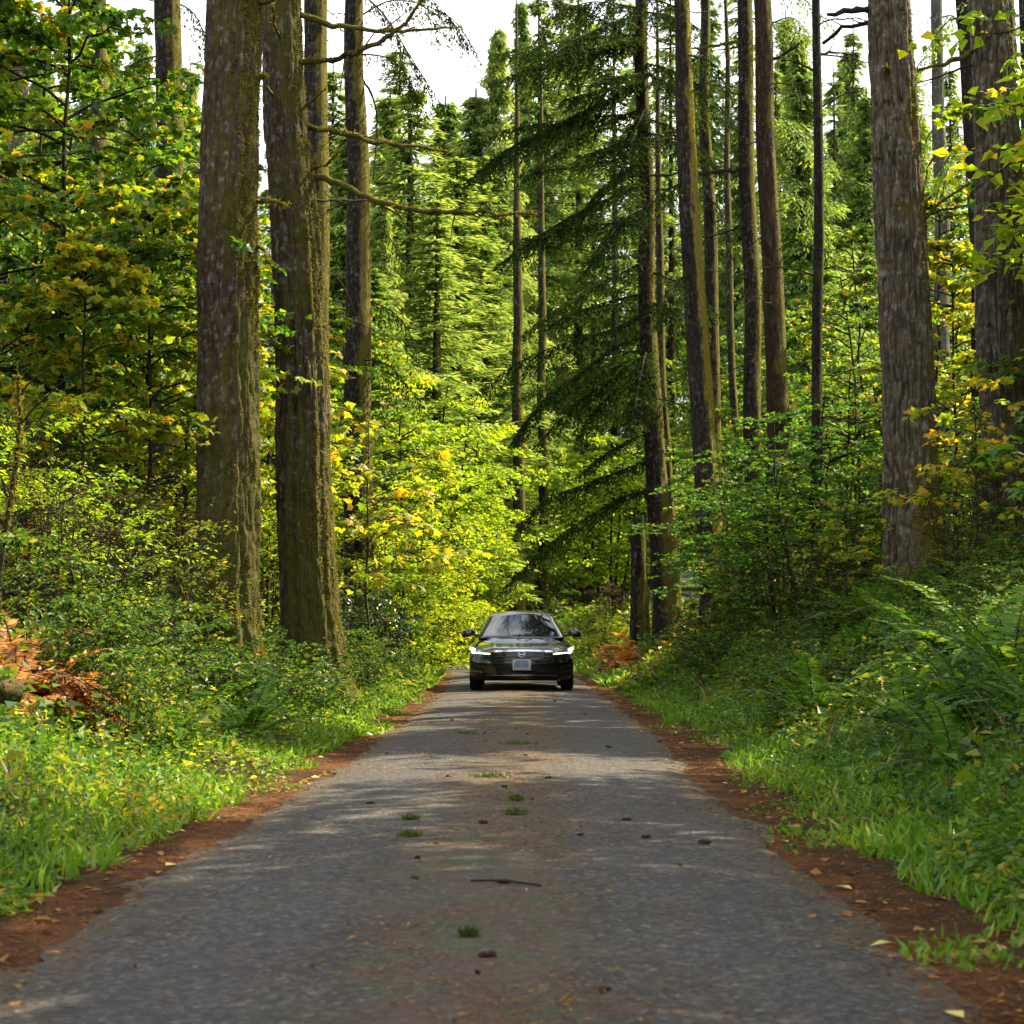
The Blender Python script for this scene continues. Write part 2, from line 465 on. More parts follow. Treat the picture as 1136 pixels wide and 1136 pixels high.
ry = axis([(-20, 4, 1), (4, 32, .06), (32, 105, .5)])
jag = lambda s: (fbm(ry * 1.3, ry * 0 + s, 31) - .5) * .34 + (fbm(ry * 9, ry * 0 + s, 33) - .5) * .09
rl = road_l(ry) + jag(1.5); rr = road_r(ry) + jag(9.5)
tx = np.linspace(0, 1, 25)
RX = rl[:, None] + (rr - rl)[:, None] * tx[None]
RY = np.broadcast_to(ry[:, None], RX.shape)
RZ = .016 + .03 * (1 - (2 * tx - 1) ** 2)[None] + (fbm(RX * .8, RY * .5, 41) - .5) * .02
RZ = RZ - .022 * np.abs(2 * tx - 1)[None] ** 24
tag(grid_mesh('road', RX, RY, RZ, asphalt_mat(), {'across': np.broadcast_to((2 * tx - 1)[None], RX.shape)}), kind='structure')


def road_z(x, y): return .016 + .03 * (1 - min(1, abs((x - .05) / 1.45)) ** 2)


# ------------------------------------------------------------------ labels from landmarks
LM = [(-60, 'left picture edge'), (12, 'pale leaning trunk'), (67, 'thin maple stem'), (108, 'dim narrow trunk'), (185, 'dark moss trunk'), (250, 'thickest mossy trunk'),
      (330, 'long-branched trunk'), (397, 'slim ivy-footed trunk'), (578, 'black car'), (707, 'broken snag'), (738, 'drooping hemlock'), (778, 'sun-edged trunk'),
      (832, 'straight dark trunk'), (857, 'brown pole trunk'), (908, 'bare black pole'), (1003, 'grey furrowed trunk'), (1045, 'pale far trunk'), (1085, 'black slanting trunk'), (1110, 'big outermost trunk'), (1200, 'right picture edge')]
USED = {}


def where(px, Y):
    a = max([l for l in LM if l[0] <= px], default=LM[0], key=lambda l: l[0]); b = min([l for l in LM if l[0] > px], default=LM[-1], key=lambda l: l[0])
    if px - a[0] < 9 and a[0] > 0: return 'behind ' + a[1]
    if b[0] - px < 9 and b[0] < 1140: return 'behind ' + b[1]
    return 'between %s and %s' % (a[1], b[1])


def auto(desc, px, Y):
    base = desc + ' ' + where(px, Y)
    if base in USED:
        for extra in ('farther-off ', 'inner ', 'half-hidden '):
            if (extra + base) not in USED: base = extra + base; break
    USED[base] = 1
    return base


# ------------------------------------------------------------------ trunks
class Trunk:
    pass


def make_trunk(name, spec, Y, mat, label, cat='tree', top=26.0, detail=1.0, group=None, flare=.4, rough=.05, lean=None, cut=False, moss=0, moss_side=1.0, mosslen=.05, relief=0):
    """spec = [(px, py, width px)] from top to bottom; the bole stands at distance Y on the ground"""
    pts = []; rad = []
    for px, py, w in spec:
        p = P(px, py, Y); pts.append(p); rad.append(w * .5 * np.linalg.norm(p - CAM) / F)
    pts = pts[::-1]; rad = rad[::-1]
    # down to the ground
    p0 = np.array(pts[0]); d = (np.array(pts[1]) - p0) / (pts[1][2] - p0[2])
    g = hgt(p0[0], Y)
    if p0[2] > g - .1:
        b = p0 + d * (g - .25 - p0[2]); pts.insert(0, b); rad.insert(0, rad[0] * 1.03)
    if not cut:
        pt = np.array(pts[-1]); d = (pt - np.array(pts[-2])) / (pt[2] - pts[-2][2]); d[:2] *= .6; d[:2] = np.clip(d[:2], -.06, .06)
        z1 = max(top, pt[2] + 3)
        for k in (.35, .7, 1.0):
            pts.append(pt + d * ((z1 - pt[2]) * k)); rad.append(rad[len(spec)] * (1 - .86 * k) if len(rad) > len(spec) else rad[-1] * (1 - .3))
    pts = np.array(pts); rad = np.array(rad); zz = pts[:, 2]
    z = np.arange(zz[0], min(zz[-1], P(0, -60, Y)[2]), .045 if relief else .14 / detail); z = np.concatenate([z, np.arange(z[-1] + .5, zz[-1], .8), [zz[-1]]])
    cx = np.interp(z, zz, pts[:, 0]); cy = np.interp(z, zz, pts[:, 1]); r = np.interp(z, zz, rad)
    seed = rng.integers(1000)
    cx = cx + (noise2(z * .35, z * 0, seed) - .5) * .12 * np.clip(z - g, 0, 1); cy = cy + (noise2(z * .3, z * 0, seed + 5) - .5) * .12
    n = 150 if relief else int(28 * detail) + 8; th = np.arange(n) * 2 * math.pi / n + math.pi / 2
    T, ZZ = np.meshgrid(th, z)
    ph = rng.uniform(0, 6, 6)
    k1 = 5
    R = r[:, None] * (1 + flare * np.exp(-np.clip(ZZ - g, -.3, 9) / .38) * (.8 + .35 * np.cos(k1 * T + ph[0]) + .2 * np.cos(3 * T + ph[1])))
    bump = np.sin(11 * T + ph[2] + 2.2 * noise2(ZZ * 1.1, T * 0 + 3, seed)) * .35 + np.sin(17 * T + ph[3] + 3 * noise2(ZZ * 1.7, T * 0, seed + 2)) * .3
    lump = noise2(np.cos(T) * 2.2 + 9 + ph[4], ZZ * 1.6 + np.sin(T) * 2.2, seed + 7) - .5
    R = R * (1 + rough * bump + rough * 1.6 * lump)
    FUR = None
    if relief:
        uu = (T - math.pi / 2) * float(r[len(r) // 3]); wp = (fbm(uu * 5, ZZ * 1.6, seed + 31, 2) - .5)
        a1 = np.abs(noise2(uu / .040 + wp * 1.1, ZZ / .24 + wp * 1.0, seed + 33) - .5) * 2
        a2 = np.abs(noise2(uu / .060 + wp * 2, ZZ / .11 + 7, seed + 35) - .5) * 2
        FUR = sstep(a1 / .42) * (.45 + .55 * sstep(a2 / .35)); FUR = FUR * (.8 + .2 * noise2(uu / .02, ZZ / .05, seed + 37))
        R = R + relief * (FUR - .6) * (r / r[0])[:, None]
    V = np.stack([cx[:, None] + R * np.cos(T), cy[:, None] + R * np.sin(T), ZZ], -1)
    m = len(z)
    i = np.arange(m - 1)[:, None] * n; j = np.arange(n)[None]; j2 = (j + 1) % n
    f = np.stack([i + j, i + j2, i + n + j2, i + n + j], -1).reshape(-1, 4)
    mb = MB(); mb.add(V.reshape(-1, 3), f)
    # top
    tp = np.array([cx[-1], cy[-1], z[-1] + (.15 if not cut else .02)])
    rimv = V[-1].copy()
    if cut:
        rimv[:, 2] += rng.uniform(-.05, .35, n)
    mb.add(np.concatenate([V[-1], rimv]), np.stack([np.arange(n), (np.arange(n) + 1) % n, n + (np.arange(n) + 1) % n, n + np.arange(n)], 1))
    mb.add(np.concatenate([rimv, tp[None]]), np.stack([np.arange(n), (np.arange(n) + 1) % n, np.full(n, n)], 1))
    base = np.array([cx[0], cy[0], g])
    root = thing(name, label, cat, base, 0, group)
    to = mb.obj('trunk', [mat], root, True, base)
    if relief:
        at_ = to.data.attributes.new('furrow', 'FLOAT', 'POINT'); arr = np.zeros(len(to.data.vertices), np.float32); arr[:FUR.size] = FUR.ravel(); at_.data.foreach_set('value', arr)
    t = Trunk(); t.root = root; t.base = base; t.z = z; t.cx = cx; t.cy = cy; t.r = r; t.Y = Y; t.g = g
    t.at = lambda zz_: np.array([np.interp(zz_, z, cx), np.interp(zz_, z, cy), zz_]); t.rad = lambda zz_: float(np.interp(zz_, z, r))
    if moss:
        k = rng.integers(0, m - 1, moss * 4); a = rng.uniform(0, 2 * math.pi, moss * 4)
        zz2 = z[k] + rng.uniform(0, .14, moss * 4); vis = zz2 < P(0, -40, Y)[2]
        w = fbm(np.cos(a) * 1.5 + 20, zz2 * .9 + np.sin(a) * 1.5, seed + 11, 3) + .22 * moss_side * np.cos(a - .15) - .06 * np.sin(a) + .25 * np.exp(-(zz2 - g) / .9)
        ok = vis & (w > np.quantile(w, .72)); k = k[ok]; a = a[ok]; zz2 = zz2[ok]
        ia = ((a - math.pi / 2) / (2 * math.pi) * n).astype(int) % n
        p = V[k, ia] * 1.0; p[:, 2] = zz2
        nr = np.stack([np.cos(a), np.sin(a), a * 0], 1)
        mm = MB(); c = len(k)
        dd = nr * rng.uniform(.3, 1.1, (c, 1)) + rvec(c, .45) + np.array([0, 0, -.15])
        leaves(mm, p - nr * .012, dd, rvec(c), rng.uniform(.4, 1.2, c) * mosslen, rng.uniform(.4, 1, c) * mosslen * .7, rng.beta(2, 2, c))
        tag(mm.obj('moss', [L_moss], root, False, base), kind='stuff')
    return t


def branch(t, pix, r0, r1, mat=None, depth=0.0, twigs=0, name='branch', moss=0, dy=None, start=None):
    """traced limb: pix = [(px,py)], leaves the trunk and swings in depth by `depth` metres"""
    n = len(pix)
    pts = [P(x, y, t.Y + depth * (i / (n - 1)) ** 1.0 + (dy[i] if dy else 0)) for i, (x, y) in enumerate(pix)]
    c = t.at(pts[0][2]); pts = [c] + pts
    pts = resample(pts, .12)
    m = len(pts)
    pts[1:-1] += rng.normal(0, r0 * .34, (m - 2, 3))
    r = np.linspace(r0, r1, m) * (1 + rng.normal(0, .12, m))
    mb = MB(); tube(mb, pts, r, 7)
    for k in range(twigs):
        i = rng.integers(m // 3, m - 1); tg = unit(pts[min(i + 1, m - 1)] - pts[i - 1])
        d = unit(tg * .6 + rvec(1)[0] * .6); L = rng.uniform(.15, .6)
        q = curve(pts[i], pts[i] + d * L, rng.uniform(-.08, .08), 0, 5, .01)
        tube(mb, q, np.linspace(r[i] * .45, .004, 5), 4)
    o = mb.obj(name, [mat or B_mossbranch], t.root, True, t.base)
    if moss:
        mm = MB(); k = rng.integers(0, m, moss); dd = rvec(moss); dd[:, 2] = np.abs(dd[:, 2]) * .8 - .5
        dd = unit(dd)
        w = fbm(k * .13, k * 0, rng.integers(99)) > .42; k = k[w]; dd = dd[w]; c = len(k)
        leaves(mm, pts[k] + dd * r[k][:, None] * .8 + rvec(c, .012), dd + rvec(c, .5), rvec(c), rng.uniform(.03, .07, c), rng.uniform(.02, .04, c), rng.beta(2.5, 2, c))
        tag(mm.obj('moss', [L_moss], o, False, t.base), kind='stuff')
    return pts


# ------------------------------------------------------------------ conifer boughs
def bough(mb, pts, Lmax=.75, step=.055, tuft=.085, droop=.35, tw=.022, wood=1, r0=.025, dens=1.0, tone0=0.0, prof=None):
    """needle spray along a limb; material 0 needles, `wood` the limb"""
    pts = resample(pts, step); n = len(pts)
    tube(mb, pts[::2] if n > 8 else pts, np.linspace(r0, .005, len(pts[::2] if n > 8 else pts)), 5, .5, wood)
    tg = unit(np.gradient(pts, axis=0)); lat = unit(np.cross(tg, [0, 0, 1.0]))
    t = np.linspace(0, 1, n)
    C = []; D = []; TN = []
    for s in (-1, 1):
        L = Lmax * np.clip(np.interp(t, [0, .12, .35, .7, 1], [.0, .3, 1, .85, .22]), .0, 2) * rng.uniform(.45, 1.15, n)
        L = np.where(rng.random(n) < .25, L * .3, L)
        d = unit(lat * s + tg * rng.uniform(.5, 1.1, (n, 1)) + np.array([0, 0, -1.0]) * rng.uniform(.0, droop * 2, (n, 1)) + rvec(n, .12))
        for i in range(n):
            k = int(L[i] / .05 * dens)
            if k < 1: continue
            u = (np.arange(k) + rng.random(k)) / k
            p = pts[i] + d[i] * (L[i] * u)[:, None]; p[:, 2] -= droop * L[i] * u ** 2 * .7
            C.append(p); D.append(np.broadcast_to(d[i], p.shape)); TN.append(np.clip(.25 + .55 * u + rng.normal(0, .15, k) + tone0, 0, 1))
    if not C: return
    C = np.concatenate(C); D = np.concatenate(D); TN = np.concatenate(TN); m = len(C)
    sd = unit(np.cross(D, np.array([0, 0, 1.0]))); sg = np.where(rng.random(m) < .5, -1, 1)[:, None]
    dd = D * .9 + sd * sg * rng.uniform(.2, .9, (m, 1)) + rvec(m, .25) + np.array([0, 0, -.25 * droop])
    leaves(mb, C + rvec(m, .012), dd, np.array([0, 0, .6]) + rvec(m, .8), rng.uniform(.6, 1.25, m) * tuft, tw * rng.uniform(.7, 1.3, m), TN, .1)


def far_conifer_mesh(name, H, Rb, z0, mat, seed, clump=.30, width=.07, dens=1.0, per=5, droop=.4, whorl=.5, messy=0):
    """whole conifer for the middle and far distance, foot at the origin"""
    mb = MB(); C = []; D = []; TN = []
    z = z0; tw = MB()
    while z < H - .25:
        f = (z - z0) / (H - z0)
        R = Rb * (1 - f) ** (1.05 if Rb > 3.5 else .85) * rng.uniform(.8, 1.1) + .15
        if f < .12: R *= .7 + f * 2.5
        wf = rng.uniform(.6, 1.2)
        for k in range(per):
            if rng.random() < .13: continue
            a = rng.uniform(0, 2 * math.pi); r = R * wf * rng.uniform(.5, 1.2)
            el = rng.uniform(-.05, .35) * (f + .2)
            n = max(3, int(r / .16)); u = np.linspace(.12, 1, n)
            dirv = np.array([math.cos(a), math.sin(a), 0])
            p = dirv * (r * u)[:, None]; p[:, 2] = z + el * r * u - droop * r * u ** 2 * .55 + rng.normal(0, .04)
            tube(tw, np.concatenate([[[0, 0, z]], p[[n // 2, -1]]]), [.03, .02, .006], 3, .5, 0, False)
            w = .42 * r * np.interp(u, [0, .3, .7, 1], [.15, .7, .75, .25])
            m = int(9 * dens)
            off = rng.uniform(-1, 1, (n, m)) * w[:, None]; side = np.array([-math.sin(a), math.cos(a), 0])
            c = p[:, None] + side * off[..., None]; c[..., 2] -= np.abs(off) * .35 * droop * 2 + rng.uniform(0, .12, (n, m))
            d = dirv + side * (np.sign(off) * .8)[..., None] + rng.normal(0, .3, (n, m, 3)); d[..., 2] -= droop * .8
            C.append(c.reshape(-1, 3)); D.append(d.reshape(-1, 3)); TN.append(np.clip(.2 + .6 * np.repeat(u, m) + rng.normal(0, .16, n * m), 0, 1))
        z += whorl * rng.uniform(.7, 1.3) * (1 - .45 * f)
    C = np.concatenate(C); D = np.concatenate(D); TN = np.concatenate(TN); m = len(C)
    if messy: C = C + rvec(m, .13 * messy); D = D + rvec(m, .55 * messy) + np.array([0, 0, -.35]); TN = np.clip(TN + rng.normal(0, .12, m), 0, 1)
    leaves(mb, C, D, np.array([0, 0, 1.0]) + rvec(m, .6 + .5 * messy), clump * rng.uniform(.5, 1.2, m), width * rng.uniform(.6, 1.3, m), TN, .12)
    cr = mb.mesh(name + '_crown', [mat])
    tr = MB(); zz = np.linspace(-.3, H, 14)
    tube(tr, np.stack([rng.normal(0, .04, 14).cumsum() * .3, rng.normal(0, .04, 14).cumsum() * .3, zz], 1), np.linspace(.013 * H, .02, 14), 9)
    tr.v += [v for v in []]
    for vv, q, qt in zip(tw.v, tw.q, tw.qt): pass
    # limbs go into the trunk mesh
    tv = np.concatenate(tw.v); tq = np.concatenate(tw.q); tr.add(tv, tq)
    return tr.mesh(name + '_trunk', [B_far], True), cr


# ------------------------------------------------------------------ broadleaf plants
def leaf_sprays(mb, q, leafsize, nl, flat, kind, tone, hang=.25, spread=.5):
    """leaves along the twig polyline q"""
    m = len(q); i = rng.uniform(.15, 1, nl) * (m - 1); i0 = np.clip(i.astype(int), 0, m - 2); fr = (i - i0)[:, None]
    p = q[i0] * (1 - fr) + q[i0 + 1] * fr
    tg = unit(q[i0 + 1] - q[i0]); sd = unit(np.cross(tg, [0, 0, 1.0]) + 1e-6)
    s = np.where(rng.random(nl) < .5, -1, 1)[:, None]
    d = unit(tg * .6 + sd * s + rvec(nl, .35) + np.array([0, 0, -hang]))
    nr = np.array([0, 0, 1.0]) + rvec(nl, flat)
    p = p + d * leafsize * spread * rng.random((nl, 1))
    sz = leafsize * rng.uniform(.55, 1.2, nl)
    if kind == 'maple': maple_leaves(mb, p, d, nr, sz, tone)
    else: leaves(mb, p, d, nr, sz, sz * (.62 if kind == 'round' else .42), tone)


def tone_dist(n, mean, sd): return np.clip(rng.normal(mean, sd, n), 0, 1)


def broadleaf(H, R, leafsize, nlimb, ntwig, nleaf, kind='oval', base=.0, flat=.5, mean=.4, sd=.2, stems=1, stem_r=.03, lean=(0, 0), layered=False, hang=.25, bend=.25):
    """returns (wood MB, leaf MB); foot at the origin"""
    wood = MB(); lv = MB()
    for s in range(stems):
        a0 = rng.uniform(0, 2 * math.pi); rr = R * .45 * rng.random() if stems > 1 else 0
        topp = np.array([math.cos(a0) * rr * 1.6 + lean[0], math.sin(a0) * rr * 1.6 + lean[1], H * rng.uniform(.75, 1) if stems > 1 else H * .95])
        foot = np.array([math.cos(a0) * rr * .2, math.sin(a0) * rr * .2, -.08])
        st = curve(foot, topp, 0, rng.uniform(-1, 1) * bend, 12, stem_r * .4)
        tube(wood, st, np.linspace(stem_r, stem_r * .25, 12), 7)
        nb = max(2, nlimb // stems)
        for b in range(nb):
            f = rng.uniform(base, 1.0); i = f * 11; i0 = min(int(i), 10); p = st[i0] + (st[i0 + 1] - st[i0]) * (i - i0)
            a = rng.uniform(0, 2 * math.pi)
            prof = math.sin(math.pi * min(1, max(.1, (f - base) / (1 - base + 1e-6) * .75 + .2))) ** .6
            L = R * prof * rng.uniform(.55, 1.1)
            rise = rng.uniform(-.05, .35) if layered else rng.uniform(.0, .8)
            e = p + np.array([math.cos(a) * L, math.sin(a) * L, L * rise])
            lb = curve(p, e, L * .10, rng.uniform(-.15, .15) * L, 7, L * .015)
            tube(wood, lb, np.linspace(stem_r * .38, .004, 7), 4, .5, 0, False)
            for k in range(ntwig):
                j = rng.uniform(1.5, 6); j0 = min(int(j), 5); q0 = lb[j0] + (lb[j0 + 1] - lb[j0]) * (j - j0)
                aa = a + rng.uniform(-1.3, 1.3); l2 = L * rng.uniform(.25, .5)
                e2 = q0 + np.array([math.cos(aa) * l2, math.sin(aa) * l2, l2 * (rng.uniform(-.25, .2) if layered else rng.uniform(-.2, .6))])
                q = curve(q0, e2, l2 * .08, 0, 5, l2 * .02)
                tube(wood, q, np.linspace(.006, .002, 5), 3, .5, 0, False)
                tm = rng.normal(mean, sd * .5)
                leaf_sprays(lv, q, leafsize, nleaf, flat, kind, tone_dist(nleaf, tm, sd), hang)
    return wood, lv


def proto(wood, lv, wmat, lmat, name):
    return wood.mesh(name + '_stem', [wmat], True), lv.mesh(name + '_leaves', [lmat])


def plant(name, meshes, label, cat, x, y, scale=1.0, rz=None, group=None, z=None, parts=('stem', 'foliage'), sz=None, mat=None):
    zz = hgt(x, y) if z is None else z
    t = thing(name, label, cat, (x, y, zz), rng.uniform(0, 6.28) if rz is None else rz, group)
    t.scale = (scale, scale, sz or scale)
    a = new_obj(parts[0], meshes[0], t); b = new_obj(parts[1], meshes[1], t)
    if mat is not None:
        b.material_slots[0].link = 'OBJECT'; b.material_slots[0].material = mat
    return t


# ------------------------------------------------------------------ the big trees
T = {}
T['L1'] = make_trunk('fir_tree', [(257, -40, 56), (254, 120, 60), (252, 400, 65), (250, 640, 71), (250, 735, 77)], 24, B_mossy, 'thickest brown trunk with dark moss bands on the bank beside yellow maple leaves', top=30, detail=1.5, moss=6500, rough=.085, relief=.03)
T['L2'] = make_trunk('fir_tree', [(312, -40, 38), (318, 60, 42), (328, 300, 53), (338, 480, 58), (345, 660, 62), (348, 735, 68)], 27, B_mossy, 'leaning brown trunk with long mossy dead branches reaching over the road', top=29, detail=1.4, moss=4200, rough=.08, relief=.03)
T['L3'] = make_trunk('fir_tree', [(350, -20, 24), (351, 200, 26), (353, 400, 28), (355, 700, 32)], 36, B_far, 'slim lichen-spotted trunk hidden close behind the long-branched mossy trunk', top=26, moss=1200)
T['L4'] = make_trunk('fir_tree', [(394, -20, 19), (396, 200, 24), (398, 420, 30), (398, 600, 33), (398, 660, 35)], 45, B_far, 'slim dark trunk with an ivy-green shrub at its foot', top=28, moss=1500)
T['L5'] = make_trunk('fir_tree', [(184, -20, 27), (186, 150, 29), (186, 420, 33), (186, 700, 36)], 40, B_far, 'dark mossy trunk seen through yellow maple leaves beside the thickest trunk', top=27, moss=900)
T['L6'] = make_trunk('fir_tree', [(110, -20, 15), (108, 130, 18), (98, 380, 20), (90, 650, 24)], 50, B_far, 'dim narrow trunk deep among the maples', top=26)
T['L8'] = make_trunk('fir_tree', [(26, -20, 14), (21, 80, 15), (8, 280, 17), (-8, 640, 20)], 35, bark_mat('bark_pale', (.06, .045, .03), (.34, .27, .19), (.4, .4, .36), (.16, .15, .03), .30, .3, .3), 'pale tan leaning trunk at the edge of the maples', top=24)
T['C1'] = make_trunk('fir_tree', [(574, 300, 10), (575, 600, 14), (576, 690, 16)], 82, B_far, 'thicker of two distant trunks standing above the car roof', top=28)
T['C2'] = make_trunk('fir_tree', [(601, 300, 8), (602, 600, 11), (603, 690, 12)], 86, B_far, 'thinner of two distant trunks standing above the car roof', top=28)
T['R1'] = make_trunk('hemlock_tree', [(711, -20, 13), (714, 150, 15), (720, 350, 19), (727, 520, 23), (737, 670, 28), (738, 690, 30)], 46, B_far, 'hemlock whose long dark drooping boughs hang over the road', top=24, moss=1500, detail=1.2)
T['R1b'] = make_trunk('fir_tree', [(731, 250, 8), (734, 420, 10), (741, 560, 11), (749, 680, 14)], 54, B_far, 'narrow pole close behind the drooping hemlock', top=20)
T['R2'] = make_trunk('tree_snag', [(706, 586, 17), (707, 640, 19), (709, 684, 21)], 49, B_far, 'short dark broken snag beside the drooping hemlock', 'dead tree', cut=True)
T['R3'] = make_trunk('fir_tree', [(753, -20, 16), (758, 100, 19), (764, 220, 22), (777, 450, 26), (788, 650, 30)], 42, bark_mat('bark_sunlit_tint_moss', (.012, .008, .006), (.070, .052, .037), (.3, .3, .27), (.34, .28, .03), .36, .35, 1.5), 'trunk with a bright sunlit mossy edge beyond the drooping hemlock', top=27, moss=2600, moss_side=1.8)  # sunlight on the edge put into the bright yellow moss colour
T['R4'] = make_trunk('fir_tree', [(782, 60, 11), (786, 240, 14), (794, 480, 16), (800, 640, 18)], 50, B_far, 'dark trunk close behind the sunlit-edged trunk', top=26)
T['R5'] = make_trunk('fir_tree', [(806, 100, 6), (810, 350, 8), (819, 590, 9)], 56, B_far, 'thin pale pole between the sunlit-edged trunk and straight dark trunk', top=22)
T['R6'] = make_trunk('fir_tree', [(826, -20, 15), (829, 150, 17), (833, 330, 18), (840, 600, 21)], 45, B_far, 'straight dark trunk, one of two standing close together', top=27, moss=500)
T['R7'] = make_trunk('fir_tree', [(843, -20, 18), (849, 150, 20), (858, 380, 23), (866, 620, 26)], 42, bark_mat('bark_redbrown', (.016, .010, .006), (.085, .052, .030), (.2, .18, .14), (.17, .15, .02), .42, .2, .6), 'brown trunk partner of the straight dark trunk', top=27, moss=700)
T['R8'] = make_trunk('tree_snag', [(905, -20, 8), (907, 150, 10), (909, 300, 11), (908, 540, 12)], 33, B_stem, 'thin bare black pole with a few dead limbs', 'dead tree', top=20)
T['R9'] = make_trunk('fir_tree', [(987, -40, 43), (990, 60, 46), (998, 250, 53), (1006, 430, 56), (1011, 600, 59), (1013, 668, 64)], 27, B_grey, 'thick grey furrowed trunk rising from ferns on the bank', top=30, detail=1.5, moss=2600, rough=.075, relief=.03, moss_side=2.4)
T['R10'] = make_trunk('fir_tree', [(1039, -20, 11), (1044, 250, 16), (1047, 440, 18), (1050, 640, 20)], 50, bark_mat('bark_greygreen', (.06, .055, .04), (.20, .19, .15), (.3, .3, .28), (.14, .15, .04), .42, .5, .3), 'pale grey-green trunk in the gap behind the thick grey furrowed trunk', top=26)
T['R11'] = make_trunk('fir_tree', [(1068, -20, 15), (1077, 200, 15), (1085, 350, 15), (1094, 640, 18)], 38, B_stem, 'slanting black trunk touching the outermost big trunk', top=24)
T['R12'] = make_trunk('fir_tree', [(1094, -40, 43), (1100, 100, 46), (1110, 330, 50), (1118, 560, 54)], 30, B_grey, 'big grey outermost trunk behind hanging green leaves', top=30, detail=1.4, moss=1800, rough=.075, relief=.03, moss_side=2.0)
T['R13'] = make_trunk('fir_tree', [(1138, -20, 14), (1142, 300, 18), (1146, 620, 20)], 46, B_far, 'trunk cut by the frame edge beyond the outermost big trunk', top=24)
T['L14'] = make_trunk('fir_tree', [(304, 380, 12), (303, 560, 14), (302, 690, 15)], 44, B_far, 'narrow dark trunk in the gap between the two large mossy trunks', top=18)

# traced dead limbs
t = T['L2']
branch(t, [(338, 70), (380, 60), (420, 48), (448, 25), (472, -6)], .055, .02, depth=-1.0, twigs=5, moss=260)
branch(t, [(340, 16), (372, 28), (420, 34), (470, 33), (510, 30)], .05, .012, depth=.6, twigs=6, moss=200)
branch(t, [(342, 140), (380, 148), (430, 160), (470, 163), (496, 168)], .05, .016, depth=.8, twigs=5, moss=320)
branch(t, [(346, 196), (385, 208), (430, 226), (470, 233), (540, 236), (592, 237)], .058, .014, depth=-1.2, twigs=7, moss=420)
branch(t, [(344, 186), (362, 182), (376, 168)], .035, .012, depth=-.5, moss=80)
branch(t, [(346, 222), (385, 222), (420, 222)], .026, .008, B_twig, depth=1.4, twigs=3)
branch(t, [(316, 50), (306, 30), (302, 5)], .03, .012, depth=-.9, moss=80)
branch(t, [(310, 120), (301, 105), (296, 96)], .035, .02, depth=-.6, moss=60)
branch(t, [(335, 120), (352, 108), (362, 98)], .035, .01, depth=-.4, moss=60)
t = T['L1']
branch(t, [(284, 220), (300, 223), (318, 228)], .05, .025, depth=-.2, moss=160)
branch(t, [(280, 85), (288, 86), (294, 84)], .06, .035, moss=120)
branch(t, [(281, 187), (287, 187), (291, 186)], .05, .035, moss=90)
branch(t, [(285, 270), (296, 285), (304, 292)], .045, .02, depth=-.4, moss=110)
branch(t, [(222, 190), (217, 190)], .05, .03, moss=60)
branch(t, [(278, 8), (292, 2), (310, -10)], .06, .03, depth=-.3, moss=140)
t = T['L3']
branch(t, [(362, 300), (380, 318), (395, 350)], .03, .01, B_twig, depth=1, twigs=3)
t = T['L4']
branch(t, [(404, 90), (418, 130), (414, 200)], .03, .012, B_twig, depth=-.5, twigs=4)
branch(t, [(410, 480), (430, 470), (452, 462)], .025, .008, B_twig, depth=.5, twigs=3)
t = T['R9']
branch(t, [(968, 12), (945, 15), (918, 16)], .065, .03, B_twig, depth=-.4)
branch(t, [(970, 24), (940, 30), (925, 38), (913, 48)], .05, .02, B_twig, depth=.5, twigs=3)
branch(t, [(1025, 246), (1045, 222), (1073, 205)], .035, .012, depth=-.3, twigs=4, moss=60)
branch(t, [(1025, 238), (1050, 232), (1072, 228)], .022, .008, B_twig, depth=.5, twigs=4)
branch(t, [(980, 88), (984, 80), (982, 74)], .05, .02, depth=-.5, moss=60)
branch(t, [(972, 176), (978, 173)], .045, .03, depth=-.3, moss=50)
t = T['R12']
branch(t, [(1078, 58), (1050, 70), (1018, 78)], .05, .025, depth=-.3, moss=160)
branch(t, [(1080, 116), (1060, 125), (1041, 135)], .05, .022, depth=-.3, moss=160)
branch(t, [(1080, 72), (1050, 82), (1017, 92)], .022, .01, B_twig, depth=.6, twigs=3)
branch(t, [(1096, 45), (1094, 38), (1092, 36)], .04, .02, depth=-.8, moss=50)
branch(t, [(1125, 105), (1136, 102), (1150, 98)], .06, .03, depth=-.4, moss=60)
t = T['R7']
branch(t, [(852, 68), (868, 62), (887, 48)], .045, .02, B_twig, depth=-.3, twigs=3)
t = T['R6']
branch(t, [(822, 188), (795, 190), (765, 193), (720, 194), (690, 198)], .055, .012, B_twig, depth=-1.5, twigs=10)
branch(t, [(820, 46), (790, 52), (755, 52), (725, 42), (692, 20)], .045, .010, depth=-1.2, twigs=4, moss=60)
branch(t, [(822, 250), (790, 262), (740, 262)], .03, .006, B_twig, depth=1, twigs=10)
t = T['R8']
branch(t, [(912, 60), (925, 58), (950, 60)], .03, .012, B_twig, depth=.3, twigs=4)
branch(t, [(912, 118), (935, 105), (965, 95)], .02, .006, B_twig, depth=.3, twigs=6)
branch(t, [(905, 80), (885, 70), (866, 66)], .02, .006, B_twig, depth=-.2, twigs=5)
t = T['R10']
branch(t, [(1040, 170), (1030, 185), (1024, 215)], .03, .01, B_twig, depth=.3, twigs=3)
